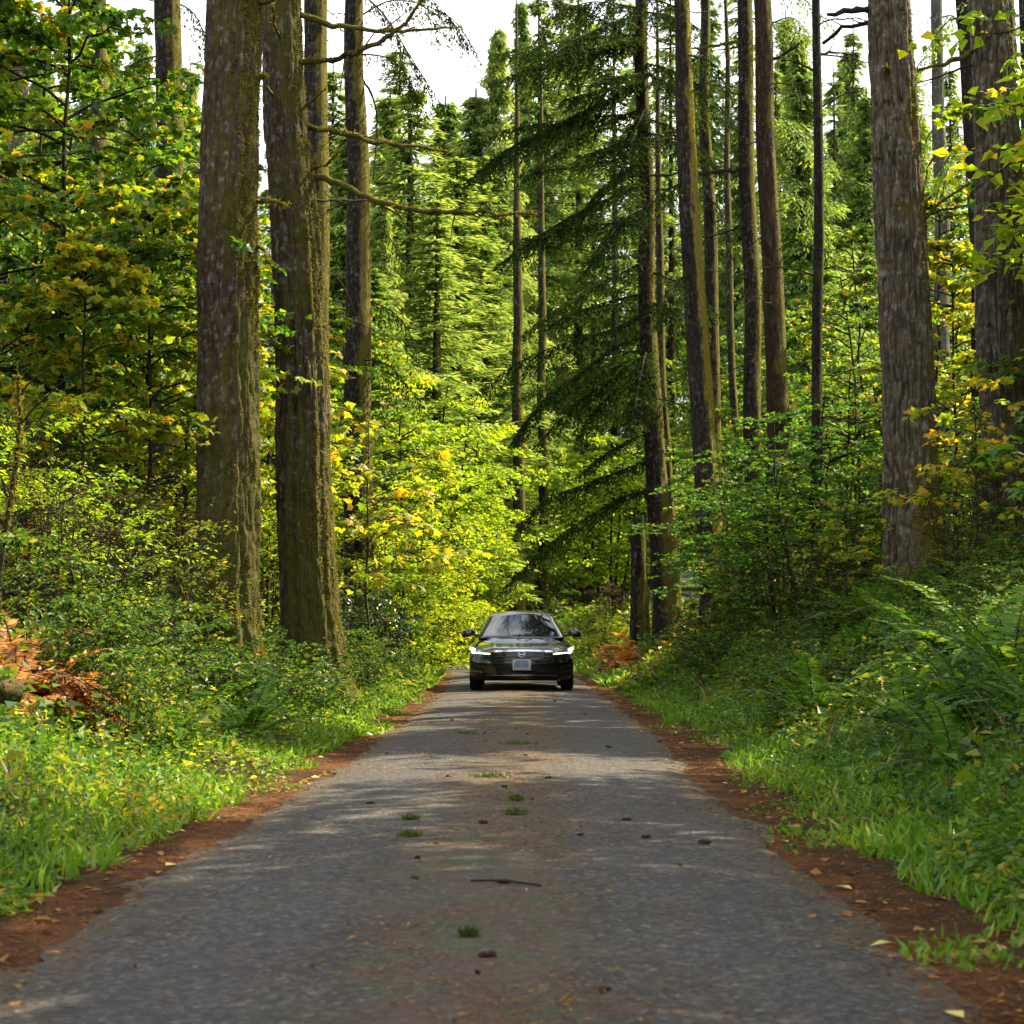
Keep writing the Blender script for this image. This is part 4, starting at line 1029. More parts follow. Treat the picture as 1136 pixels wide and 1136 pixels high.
for k in range(34):
    sg = 1 if k % 4 else -1; Y = 10 + 20 * rng.random(); u = rng.uniform(1.2, 4.4) if sg > 0 else rng.uniform(1.0, 2.4); x = road_r(Y) + u if sg > 0 else road_l(Y) - u; px = 568 + F * x / Y
    if -60 < px < 1190: put(('fern1', 'fern2')[k % 2], 'fern', 'arching green sword fern', 'fern', px, Y, rng.uniform(.75, 1.2), GF)

# hanging leaf sprig close to the camera at the frame edge
def sprig(name, pix, Y, label, leafsize, n):
    p = [P(x, y, Y + i * .15) for i, (x, y) in enumerate(pix)]; pts = resample(p, .05)
    w = MB(); tube(w, pts, np.linspace(.006, .002, len(pts)), 4); lv = MB()
    leaf_sprays(lv, pts, leafsize, n, .5, 'maple', tone_dist(n, .3, .15), .3)
    return w, lv, p[0]
x0 = PX(1200, 15.5); gz = hgt(x0, 15.5)
root = thing('vine_maple', 'near vine maple whose big leaves hang in front of the outermost trunk', 'tree', (x0, 15.5, gz), 0, 'vine maples on the bank')
wood = MB(); lv = MB(); o0 = np.array([x0, 15.5, gz])
tube(wood, curve((x0, 15.5, gz - .1), P(1195, 430, 15.5), 0, .1, 10, .01), np.linspace(.022, .01, 10), 6)
for pix, n in (([(1195, 440), (1160, 480), (1120, 492), (1090, 505)], 16), ([(1195, 430), (1150, 450), (1120, 470)], 10), ([(1196, 500), (1160, 530), (1125, 540)], 12), ([(1195, 560), (1165, 580), (1130, 600)], 12), ([(1196, 350), (1160, 380), (1140, 390)], 10)):
    pts = resample([P(x, y, 15.5 - i * .12) for i, (x, y) in enumerate(pix)], .06)
    tube(wood, pts, np.linspace(.007, .002, len(pts)), 4, .5, 0, False)
    leaf_sprays(lv, pts, .16, n, .45, 'maple', tone_dist(n, .35, .15), .3)
wood.obj('stem', [B_stem], root, True, o0); lv.obj('foliage', [L_deep], root, False, o0)
# leaning thin stem at the far left
st = thing('bare_sapling', 'thin leaning bare stem with a mossy top at the frame edge', 'tree', (PX(-6, 17), 17, hgt(PX(-6, 17), 17)))
mb = MB(); o0 = np.array(st.location); pts = resample([np.array([PX(-8, 17), 17, o0[2] - .1]), P(2, 620, 17), P(14, 540, 17), P(22, 470, 17), P(20, 420, 17)], .08)
tube(mb, pts + rng.normal(0, .004, pts.shape), np.linspace(.04, .015, len(pts)), 7)
for k in range(7):
    i = rng.integers(len(pts) // 2, len(pts) - 1); e = pts[i] + np.array([rng.uniform(-.5, .6), rng.uniform(-.3, .3), rng.uniform(.1, .7)])
    tube(mb, curve(pts[i], e, .05, 0, 6, .01), np.linspace(.01, .003, 6), 4, .5, 0, False)
mb.obj('stem', [B_stem], st, True, o0)
mm = MB(); k = rng.integers(len(pts) // 2, len(pts), 300); leaves(mm, pts[k] + rvec(300, .015), rvec(300), rvec(300), .05, .035, rng.beta(3, 2, 300)); tag(mm.obj('moss', [L_moss], st, False, o0), kind='stuff')

# rotting log at the left edge
lg = MB(); p = resample([P(-40, 772, 13), P(-10, 764, 13), P(20, 765, 13.1)], .05); p[:, 2] = height(p[:, 0], p[:, 1]) + .28
tube(lg, p, .09 + rng.normal(0, .004, len(p)), 14)
o = lg.obj('log', [bark_mat('rotten_wood', (.04, .02, .012), (.20, .11, .06), (.25, .2, .15), (.1, .1, .02), .3, .2, 0, 1.5)], None, True); tag(o, 'short reddish rotting log among the herbs below the bracken', 'log')

# ------------------------------------------------------------------ ground cover: grass, herbs, litter
def scatter(n, Y0, Y1, u0, u1, sidesgn, pow_=1.6, margin=420):
    Y = Y0 + (Y1 - Y0) * rng.random(n) ** pow_
    u = u0 + (u1 - u0) * rng.random(n)
    X = np.where(sidesgn > 0, road_r(Y) + u, road_l(Y) - u)
    px = 568 + F * X / Y
    ok = (px > -margin) & (px < 1136 + margin)
    return X[ok], Y[ok], u[ok]


def grass(n, regions, name, mat, hmin, hmax, tone, wid=.006, seed=5, thr=.45):
    mb = MB()
    for (Y0, Y1, u0, u1, sg) in regions:
        X, Y, u = scatter(n, Y0, Y1, u0, u1, sg)
        k = fbm(X * 1.4, Y * .9, seed) - .25 * np.exp(-(u - u0) / .15); ok = k > thr; X = X[ok]; Y = Y[ok]; k = k[ok]; m = len(X)
        c = np.stack([X, Y, height(X, Y) - .01], 1); h = rng.uniform(hmin, hmax, m) * (.5 + k)
        d = np.array([0, 0, 1.0]) + rvec(m, .45)
        d = unit(d); side = unit(np.cross(d, rvec(m))); w = wid * (1 + Y / 14)[:, None] * rng.uniform(.6, 1.3, (m, 1))
        b = rvec(m, .35); b[:, 2] = -np.abs(b[:, 2])
        mid = c + d * (h * .55)[:, None]; tip = c + d * h[:, None] + b * h[:, None] * .5
        v = np.stack([c - side * w, c + side * w, mid + side * w * .8, mid - side * w * .8, tip], 1)
        f1 = np.arange(m)[:, None] * 5 + np.array([0, 1, 2, 3])[None]; f2 = np.arange(m)[:, None] * 5 + np.array([3, 2, 4])[None]
        tn = np.clip(rng.normal(tone, .22, m), 0, 1)
        mb.add(v, f1, tn); mb.add(np.zeros((0, 3)), np.zeros((0, 4), int))
        mb.n -= 0
        mb.t.append(f2 + (mb.n - m * 5)); mb.tt.append(tn.astype(np.float32)); mb.tm.append(np.zeros(m, np.int32))
    o = mb.obj(name, [mat]); tag(o, kind='stuff'); return o


def herbs(n, regions, name, mat, size, hmax, tone, seed, thr=.36, kind='round', sd=.22):
    mb = MB()
    for (Y0, Y1, u0, u1, sg) in regions:
        X, Y, u = scatter(n, Y0, Y1, u0, u1, sg)
        k = fbm(X * 1.1, Y * .8, seed); k2 = fbm(X * 5, Y * 4, seed + 3)
        ok = (k * .6 + k2 * .4 + .18 * sstep((u - u0) / .5) - .12) > thr; X = X[ok]; Y = Y[ok]; k = k[ok]; k2 = k2[ok]; u = u[ok]; m = len(X)
        top = hmax * np.clip(.15 + (u - u0) * .8, .15, 1) * (.35 + 1.0 * k2 * k * 2)
        hz = top * rng.random(m) ** .55
        c = np.stack([X, Y, height(X, Y) + hz], 1)
        d = rvec(m); d[:, 2] = d[:, 2] * .3 + .1
        nr = np.array([0, 0, 1.0]) + rvec(m, .45)
        sz = size * rng.uniform(.5, 1.3, m) * (.8 + Y / 60)
        leaves(mb, c, d, nr, sz, sz * (.75 if kind == 'round' else .4), np.clip(rng.normal(tone + (k - .5) * .9, sd, m), 0, 1))
    o = mb.obj(name, [mat]); tag(o, kind='stuff'); return o


o = grass(26000, [(5, 40, .24, 2.2, -1), (5, 40, .30, 2.6, 1)], 'grass', L_grass, .05, .17, .45); tag(o, 'short green grass along the road verges', 'grass')
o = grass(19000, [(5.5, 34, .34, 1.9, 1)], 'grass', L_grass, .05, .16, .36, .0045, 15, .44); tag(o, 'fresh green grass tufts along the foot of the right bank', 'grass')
o = grass(6000, [(5, 34, -.06, .5, 1), (5, 34, -.06, .45, -1)], 'grass', L_grass, .02, .07, .4, .006, 25, .60); tag(o, 'sparse low weeds creeping over the brown road edges', 'weeds')
o = herbs(5000, [(5, 34, -.04, .6, -1), (5, 34, -.04, .7, 1)], 'edge_weeds', L_herb, .035, .08, .55, 27, .56); tag(o, 'small-leaved weeds creeping over the brown road edges', 'weeds')
o = grass(9000, [(38, 75, .2, 2.2, -1), (38, 75, .2, 2.8, 1)], 'grass', L_grass, .12, .35, .6, .008, 9, .35); tag(o, 'sunlit yellowish grass beyond the car', 'grass')


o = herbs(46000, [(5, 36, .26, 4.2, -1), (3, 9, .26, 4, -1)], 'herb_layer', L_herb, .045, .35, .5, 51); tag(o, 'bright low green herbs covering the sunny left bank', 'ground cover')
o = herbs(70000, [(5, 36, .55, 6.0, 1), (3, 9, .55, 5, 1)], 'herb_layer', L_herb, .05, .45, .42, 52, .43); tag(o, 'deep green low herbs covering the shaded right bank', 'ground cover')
L_dry = leaf_mat('dry_grass', [(0, (.10, .065, .025)), (.6, (.26, .19, .07)), (1, (.42, .36, .18))], .35)
o = grass(9000, [(7, 40, .9, 5.5, 1), (8, 40, .8, 3.5, -1)], 'dry_grass', L_dry, .18, .5, .5, .004, 71, .60); tag(o, 'pale dry grass stalks among the bank plants', 'dry grass')
o = herbs(2600, [(7, 36, .8, 4, -1), (7, 36, .7, 6.0, 1)], 'broad_leaf_herbs', L_green, .12, .5, .55, 81, .40); tag(o, 'scattered big-leaved plants on the banks', 'ground cover')
o = herbs(4200, [(5, 30, .3, 2.6, -1)], 'yellowing_herbs', L_lime, .045, .28, .55, 57, .40); tag(o, 'yellowing low herbs on the sunny verge', 'ground cover')
o = herbs(30000, [(34, 80, .3, 12, -1), (34, 80, .4, 12, 1)], 'far_undergrowth', L_herb, .10, .6, .6, 61); tag(o, 'low undergrowth beneath the farther trees', 'undergrowth')
o = herbs(16000, [(10, 40, 3.5, 12, -1), (10, 40, 5, 14, 1)], 'deep_undergrowth', L_green, .07, .5, .5, 67, .34); tag(o, 'dim leafy undergrowth between the trunks', 'undergrowth')

# needle and leaf litter
mb = MB()
for sg, n in ((-1, 36000), (1, 42000)):
    X, Y, u = scatter(n, 5, 40, -.30, .9, sg, 1.9, 200)
    ok = rng.random(len(X)) < np.interp(u, [-.25, 0, .15, .5, .9], [.10, .5, 1, .8, .2]); X = X[ok]; Y = Y[ok]; m = len(X)
    z = np.maximum(height(X, Y), np.where(side_u(X, Y) < 0, .014, -1)) + .006
    d = rvec(m); d[:, 2] *= .12; sz = rng.uniform(.015, .06, m); big = rng.random(m) < .025; sz[big] *= 1.6
    leaves(mb, np.stack([X, Y, z], 1), d, np.array([0, 0, 1.0]) + rvec(m, .2), sz, sz * np.where(big, .6, .13), np.clip(rng.beta(1.6, 3.2, m) + big * .35, 0, 1), .1)
n = 22000; Y = 4.5 + 34 * rng.random(n) ** 1.5; X = np.where(rng.random(n) < .6, rng.normal(-.05, .36, n), rng.uniform(-1.4, 1.4, n)); ok = (np.abs(X) < 1.3) & (fbm(X * 2.2, Y * .9, 77, 4) + .10 * rng.random(n) > np.where(np.abs(X) < .6, .56, .64)); X = X[ok]; Y = Y[ok]; m = len(X)
d = rvec(m); d[:, 2] *= .08; sz = rng.uniform(.010, .042, m)
leaves(mb, np.stack([X, Y, .0215 + .03 * (1 - ((X - .0) / 1.45) ** 2) + .008], 1), d, np.array([0, 0, 1.0]) + rvec(m, .15), sz, sz * rng.uniform(.1, .4, m), rng.beta(1.8, 2.6, m), .1)
o = mb.obj('leaf_litter', [L_litter]); tag(o, 'fallen needles and leaf scraps on road and verges', 'leaf litter', None, 'stuff')

# grass and moss tufts growing through the asphalt
for px, py, w, lab in ((545, 864, 40, 'widest dark moss tuft in the middle of the asphalt'), (575, 827, 36, 'bright mossy tuft nearest below the car'), (576, 779, 40, 'faint grass patch right in front of the car'), (573, 889, 20, 'small green tuft below the widest tuft'), (572, 905, 24, 'flat green tuft lying lowest of the middle ones'), (457, 910, 18, 'lone yellow-green tuft toward the verge side of the road'), (520, 1040, 16, 'blurred mossy tuft nearest the camera'), (456, 929, 20, 'thin brownish tuft below the lone tuft'), (520, 815, 20, 'thin dark tuft a few metres before the car')):
    Y = CH * F / (py - 700.0) * .975; p = np.array([PX(px, Y), Y, road_z(PX(px, Y), Y) + .002]); m = int(60 + w * 6)
    a = w * .5 * Y / F
    c = p + np.stack([rng.normal(0, a * .5, m), rng.normal(0, a * .5, m), np.zeros(m)], 1); d = np.array([0, 0, 1.0]) * .6 + rvec(m, .6); d[:, 2] = np.abs(d[:, 2])
    mb = MB(); leaves(mb, c, d, rvec(m), rng.uniform(.015, .045, m), rng.uniform(.006, .012, m), tone_dist(m, .4, .2)); o = mb.obj('grass_tuft', [L_tuft], None, False, p); o.location = p; tag(o, lab, 'grass tuft', 'tufts growing through the asphalt')

# fallen cones
cone = MB(); n = 14; s = np.linspace(0, 1, n)
tube(cone, np.stack([s * .075, 0 * s, .014 + 0 * s], 1), .016 * np.sin(np.pi * np.clip(s * .93 + .05, 0, 1)) ** .7 + .002, 10)
k = 90; u = rng.random(k); a = rng.uniform(0, 6.28, k); r = .015 * np.sin(np.pi * (u * .93 + .05)) ** .7
c = np.stack([u * .075, r * np.cos(a), .014 + r * np.sin(a)], 1); nd = np.stack([0 * a - .9, np.cos(a), np.sin(a)], 1)
leaves(cone, c, nd, rvec(k), .016, .014, .3)
cone_me = cone.mesh('fallen_cone', [plain('cone_brown', (.055, .028, .018), .8, .2)])
for cx, cy in ((425, 973), (480, 918), (525, 690), (225, 676), (300, 566), (810, 1028), (1060, 630), (965, 545), (755, 540), (905, 492), (455, 505), (340, 358), (515, 392), (655, 362), (480, 220), (580, 225), (645, 112), (665, 120), (580, 293), (100, 437), (135, 278), (238, 615), (1120, 560), (450, 220), (760, 158), (990, 240), (830, 262), (350, 178), (500, 158), (545, 210)):
    px = 380 + cx * .352; py = 736 + cy * .352; Y = CH * F / (py - 700.0) * .965; x = PX(px, Y)
    o = new_obj('fallen_cone', cone_me); o.location = (x, Y, road_z(x, Y) + .002); o.rotation_euler = (0, 0, rng.uniform(0, 6.28)); q = rng.uniform(.5, .95); o.scale = (q * .85, q * .7, q * .5)
    tag(o, 'small dark fallen fir cone lying on the asphalt', 'cone', 'fir cones fallen on the road')
# twig lying on the road
mb = MB(); Y = CH * F / (980 - 700.0) * .97; tube(mb, resample([np.array([PX(523, Y), Y, .055]), np.array([PX(560, Y - .05), Y - .05, .06]), np.array([PX(600, Y - .15), Y - .15, .055])], .02), .005, 5)
tag(mb.obj('twig', [B_twig]), 'thin brown twig lying across the middle of the road', 'twig')

# ------------------------------------------------------------------ cabin glimpsed through the trees
Yc = 64; xc = PX(766, Yc); zc = hgt(xc, Yc)
cab = thing('cabin', 'pale low cabin glimpsed under the trees beyond the sunlit-edged trunk', 'building', (xc, Yc, zc))
def boxm(mb, x0, x1, y0, y1, z0, z1):
    v = np.array([(x, y, z) for x in (x0, x1) for y in (y0, y1) for z in (z0, z1)])
    mb.add(v, np.array([(0, 1, 3, 2), (4, 6, 7, 5), (0, 4, 5, 1), (2, 3, 7, 6), (0, 2, 6, 4), (1, 5, 7, 3)]))
zt = P(0, 655, Yc)[2] - zc
mb = MB(); boxm(mb, -1.0, 1.0, 0, 3, -.3, zt); mb.obj('wall', [plain('pale_boards', (.62, .55, .48), .8, .2)], cab)
mb = MB()
for k in range(7): boxm(mb, -1.01, 1.01, -.03, .0, .1 + k * zt / 7, .1 + k * zt / 7 + .02)
mb.obj('siding_trim', [plain('darker_board_strip', (.40, .36, .31), .8, .2)], cab)  # strips in a darker tone across the wall boards
mb = MB(); v = np.array([(-1.1, -.2, zt + .01), (1.1, -.2, zt + .01), (1.1, 1.5, zt + .7), (-1.1, 1.5, zt + .7), (1.1, 3.2, zt + .01), (-1.1, 3.2, zt + .01)]); v = np.concatenate([v, v + np.array([0, 0, .1])])
mb.add(v, np.array([(0, 1, 2, 3), (3, 2, 4, 5), (6, 9, 8, 7), (9, 11, 10, 8), (0, 6, 7, 1), (5, 4, 10, 11), (0, 3, 9, 6), (3, 5, 11, 9), (1, 7, 8, 2), (2, 8, 10, 4)]))
mb.obj('roof', [plain('mossy_green_roof', (.022, .035, .014), .8, .2)], cab)
mb = MB(); boxm(mb, .35, .7, -.05, -.031, zt * .45, zt * .85); mb.obj('window', [plain('cabin_window', (.03, .035, .04), .1, .5)], cab)

# ------------------------------------------------------------------ the car
M_paint = plain('black_paint', (.003, .003, .005), .14, .4, 0, None, 0, 1.0)
M_glass = plain('tinted_glass', (.003, .004, .004), .02, .8)
M_blk = plain('black_plastic', (.010, .010, .011), .45, .4)
M_gloss = plain('gloss_black_trim', (.006, .006, .007), .12, .5)
M_chrome = plain('dark_chrome', (.55, .55, .58), .12, .5, 1.0)
M_tyre = plain('tyre_rubber', (.014, .014, .014), .85, .2)
M_rim = plain('alloy_rim', (.35, .35, .36), .3, .5, 1.0)
M_led = plain('led_lamp', (.9, .9, .9), .3, .5, 0, (.92, 1.0, .93), 2.2)
M_lens = plain('headlight_lens', (.10, .11, .12), .06, .8)
M_plate = plain('plate_white', (.40, .43, .47), .4, .4)
M_plateink = plain('plate_ink', (.10, .16, .34), .5, .3)
CARX = PX(578.5, 35.0); CARY = 34.15
car = thing('sedan_car', 'black sedan with lit headlights driving toward the viewer on the forest road', 'car', (CARX, CARY, .035))
LEN = 4.86; HW = .925


def fy(x, z):
    x = np.abs(x) / .93
    return .36 * x ** 2.8 + np.where(z > .46, .9 * np.clip(z - .46, 0, 1) ** 1.7, .5 * (.46 - z) ** 1.5)


def ztop(y): return np.interp(y, [0, .12, .5, 1.0, 1.45, 2.5, 4.2, 4.6, 4.86], [.735, .765, .83, .885, .935, .955, 1.00, 1.02, .97])
def zbot(y): return np.interp(y, [0, .4, .9, 3.9, 4.86], [.20, .17, .17, .20, .30])


def box_surface(nx, ny, nz, fn):
    """all six faces of a unit box on a lattice, welded, mapped through fn(u,v,w)"""
    idx = {}; V = []; Fc = []
    def vid(i, j, k):
        if (i, j, k) not in idx: idx[(i, j, k)] = len(V); V.append((i / nx, j / ny, k / nz))
        return idx[(i, j, k)]
    for j in range(ny):
        for i in range(nx):
            Fc.append([vid(i, j, 0), vid(i, j + 1, 0), vid(i + 1, j + 1, 0), vid(i + 1, j, 0)]); Fc.append([vid(i, j, nz), vid(i + 1, j, nz), vid(i + 1, j + 1, nz), vid(i, j + 1, nz)])
        for k in range(nz):
            Fc.append([vid(0, j, k), vid(0, j, k + 1), vid(0, j + 1, k + 1), vid(0, j + 1, k)]); Fc.append([vid(nx, j, k), vid(nx, j + 1, k), vid(nx, j + 1, k + 1), vid(nx, j, k + 1)])
    for k in range(nz):
        for i in range(nx):
            Fc.append([vid(i, 0, k), vid(i + 1, 0, k), vid(i + 1, 0, k + 1), vid(i, 0, k + 1)]); Fc.append([vid(i, ny, k), vid(i, ny, k + 1), vid(i + 1, ny, k + 1), vid(i + 1, ny, k)])
    V = np.array(V, float); return fn(V[:, 0] * 2 - 1, V[:, 1], V[:, 2]), np.array(Fc)


def body_map(u, v, w):
    y = v * LEN
    hw = HW * np.interp(v, [0, .08, .2, .8, 1], [.97, .99, 1, 1, .95])
    prof = np.interp(w, [0, .08, .25, .55, .8, .93, 1], [.88, .955, .985, 1.0, .985, .95, .885])
    x = u * hw * prof
    zt = ztop(y) - .075 * np.abs(u) ** 3 + np.where((y < 1.5), .018 * np.exp(-((np.abs(u) - .62) / .12) ** 2), 0)
    z = zbot(y) + w * (zt - zbot(y))
    yy = y + fy(x, z) * (1 - v) ** 5 - .28 * (np.abs(x) / .93) ** 3 * v ** 8
    return np.stack([x, yy, z], 1)


V, Fc = box_surface(40, 60, 16, body_map)
mb = MB(); mb.add(V, Fc); body = mb.obj('body', [M_paint, M_blk], car, True)
# wheel arches cut out of the shell
cut = MB()
for sx in (-1, 1):
    for wy in (.98, 3.80):
        a = np.linspace(0, 2 * math.pi, 29)[:-1]; r = .375
        ring = np.stack([0 * a, wy + r * np.cos(a), .335 + r * np.sin(a)], 1)
        v = np.concatenate([ring + [sx * .62, 0, 0], ring + [sx * 1.1, 0, 0]]); n = 28; i = np.arange(n); i2 = (i + 1) % n
        q = np.stack([i, i2, n + i2, n + i], 1); cen = np.array([[sx * .62, wy, .335], [sx * 1.1, wy, .335]])
        vv = np.concatenate([v, cen]); t1 = np.stack([i2, i, np.full(n, 2 * n)], 1); t2 = np.stack([n + i, n + i2, np.full(n, 2 * n + 1)], 1)
        if sx < 0: q = q[:, ::-1]; t1 = t1[:, ::-1]; t2 = t2[:, ::-1]
        b = cut.n; cut.add(vv, q); cut.t += [t1 + b, t2 + b]; cut.tt += [np.zeros(n, np.float32)] * 2; cut.tm += [np.zeros(n, np.int32)] * 2
import bmesh
cme = cut.mesh('arch', [M_blk]); bm = bmesh.new(); bm.from_mesh(cme); bmesh.ops.recalc_face_normals(bm, faces=bm.faces); bm.to_mesh(cme); bm.free()
bm = bmesh.new(); bm.from_mesh(body.data); bmesh.ops.recalc_face_normals(bm, faces=bm.faces); bm.to_mesh(body.data); bm.free()
co = new_obj('arch', cme); co.parent = car
md = body.modifiers.new('arch', 'BOOLEAN'); md.object = co; md.operation = 'DIFFERENCE'; md.solver = 'EXACT'
bpy.context.view_layer.update()
me = bpy.data.meshes.new_from_object(body.evaluated_get(bpy.context.evaluated_depsgraph_get())); body.modifiers.clear(); body.data = me; me.name = 'body'
bpy.data.objects.remove(co)


def cabin_map(inset=0.0, u0=-1, u1=1, v0=0, v1=1, w0=0, w1=1):
    def fn(u, v, w):
        u = u0 + (u + 1) / 2 * (u1 - u0); v = v0 + v * (v1 - v0); w = w0 + w * (w1 - w0)
        yb0, yb1, yt0, yt1 = 1.28, 4.42, 2.12, 3.55
        y = (yb0 + (yt0 - yb0) * w ** .92) * (1 - v) + (yb1 + (yt1 - yb1) * w) * v
        hw = .80 - .24 * w ** 1.15
        x = u * hw * (1 - .06 * (2 * v - 1) ** 4)
        zt = .90 + .51 * w - .05 * w * (u * u) - .055 * w * (2 * v - 1) ** 4
        y = y + .13 * (u * u) * (1 - v) ** 3 - .1 * u * u * v ** 3
        return np.stack([x, y, zt], 1)
    return fn


V, Fc = box_surface(20, 24, 12, cabin_map()); mb = MB(); mb.add(V, Fc); mb.obj('cabin_roof', [M_paint], car, True)


def patch(name, fn, nu, nv, mat, push, parent=car):
    a, b = np.meshgrid(np.linspace(0, 1, nu), np.linspace(0, 1, nv)); p = fn(a.ravel(), b.ravel())
    du = fn(a.ravel() + 1e-3, b.ravel()) - p; dv = fn(a.ravel(), b.ravel() + 1e-3) - p; nr = unit(np.cross(unit(du * 1e4), unit(dv * 1e4))); s = push
    q = p + nr * s; back = p - nr * abs(.01)
    i = np.arange(nv - 1)[:, None] * nu; j = np.arange(nu - 1)[None]; f = np.stack([i + j, i + j + 1, i + nu + j + 1, i + nu + j], -1).reshape(-1, 4)
    mb = MB(); mb.add(q, f)
    # rim down to the body so the pane has thickness
    ed = np.concatenate([np.arange(nu), np.arange(1, nv) * nu + nu - 1, (nv - 1) * nu + np.arange(nu - 2, -1, -1), np.arange(nv - 2, 0, -1) * nu]); k = len(ed); kk = np.arange(k)
    mb.add(np.concatenate([q[ed], back[ed]]), np.stack([kk, k + kk, k + (kk + 1) % k, (kk + 1) % k], 1))
    return mb.obj(name, [mat], parent, True)


cm = cabin_map()
ws = patch('windshield', lambda a, b: cm((a * 2 - 1) * (.90 - .02 * b), 0 * a, .10 + .84 * b), 18, 12, M_glass, .006)
patch('rear_window', lambda a, b: cm((1 - a * 2) * .88, 0 * a + 1, .18 + .74 * b), 14, 8, M_glass, .006)
for sx in (-1, 1):
    for v0, v1 in ((.10, .46), (.49, .86)):
        patch('side_window', (lambda a, b, sx=sx, v0=v0, v1=v1: cm(0 * a + sx, (v0 + (v1 - v0) * (a if sx > 0 else 1 - a)), .22 + .66 * b)), 12, 7, M_glass, .006)
    # mirror
    mc = np.array([sx * .955, 1.62, 1.00]); V, Fc = box_surface(8, 8, 8, lambda u, v, w: np.stack([u, v * 2 - 1, w * 2 - 1], 1)); V = V / (np.sum(np.abs(V) ** 3.5, 1, keepdims=True) ** (1 / 3.5))
    V = V * np.array([.115, .075, .07]); V[:, 2] += -.02 * sx * V[:, 0] / .1
    mb = MB(); mb.add(V + mc, Fc); tube(mb, [(sx * .76, 1.66, .955), (sx * .9, 1.63, .975)], [.03, .022], 8); mr = mb.obj('mirror', [M_paint], car, True)
    # wheels
    for wy in (.98, 3.80):
        wx = sx * .80; prof = [(-.105, .20), (-.11, .29), (-.095, .325), (-.06, .335), (.06, .335), (.095, .325), (.11, .29), (.105, .20)]
        n = 40; a = np.arange(n) * 2 * math.pi / n
        mb = MB(); v = np.array([[(wx + px_, wy + r * math.cos(t_), .335 + r * math.sin(t_)) for t_ in a] for px_, r in prof]); i = np.arange(len(prof) - 1)[:, None] * n; j = np.arange(n)[None]
        mb.add(v.reshape(-1, 3), np.stack([i + j, i + (j + 1) % n, i + n + (j + 1) % n, i + n + j], -1).reshape(-1, 4))
        wh = thing('wheel', None, None); wh.parent = car
        mb.obj('tyre', [M_tyre], wh, True)
        mb = MB(); tube(mb, [(wx - .08, wy, .335), (wx + .08, wy, .335)], .075, 16)
        for s_ in range(5):
            aa = s_ * 2 * math.pi / 5; tube(mb, [(wx + sx * .085, wy + .03 * math.cos(aa), .335 + .03 * math.sin(aa)), (wx + sx * .075, wy + .205 * math.cos(aa), .335 + .205 * math.sin(aa))], [.03, .022], 6)
        rg = np.stack([0 * a + wx + sx * .07, wy + .205 * np.cos(a), .335 + .205 * np.sin(a)], 1); rg = np.concatenate([rg, rg[:1]]); tube(mb, rg, .014, 6, cap=False)
        mb.obj('rim', [M_rim], wh, True)


def front(poly_fn, name, mat, push, nu=20, nv=6, parent=car):
    def fn(a, b):
        x, z = poly_fn(a, b); return np.stack([x, fy(x, z), z], 1)
    return patch(name, fn, nu, nv, mat, push, parent)


gr = front(lambda a, b: ((a * 2 - 1) * (.50 + .06 * b - .12 * (1 - b) ** 2), .30 + .375 * b), 'grille', M_gloss, .010)
for k in range(5):
    front(lambda a, b, k=k: ((a * 2 - 1) * .46, .36 + k * .055 + .014 * b), 'grille_bar', M_blk, .022, 14, 3, gr)
front(lambda a, b: ((a * 2 - 1) * .60, .672 + .032 * b - .02 * (a * 2 - 1) ** 2), 'chrome_bar', M_chrome, .024, 24, 4)
front(lambda a, b: ((a * 2 - 1) * .66, .225 + .045 * b), 'lower_lip', M_gloss, .02, 20, 3)
front(lambda a, b: ((a * 2 - 1) * .60, .275 + .012 * b), 'lower_chrome', M_chrome, .026, 20, 3)
pl = front(lambda a, b: ((a * 2 - 1) * .155, .375 + .16 * b), 'license_plate', M_plate, .05, 6, 4)
for k, xx in enumerate((-.11, -.07, -.03, .02, .06, .10)):
    front(lambda a, b, xx=xx: (xx + (a * 2 - 1) * .012, .425 + .07 * b), 'plate_character', M_plateink, .060, 3, 3, pl)
front(lambda a, b: ((a * 2 - 1) * .10, .505 + .014 * b), 'plate_band', M_plateink, .060, 3, 3, pl)
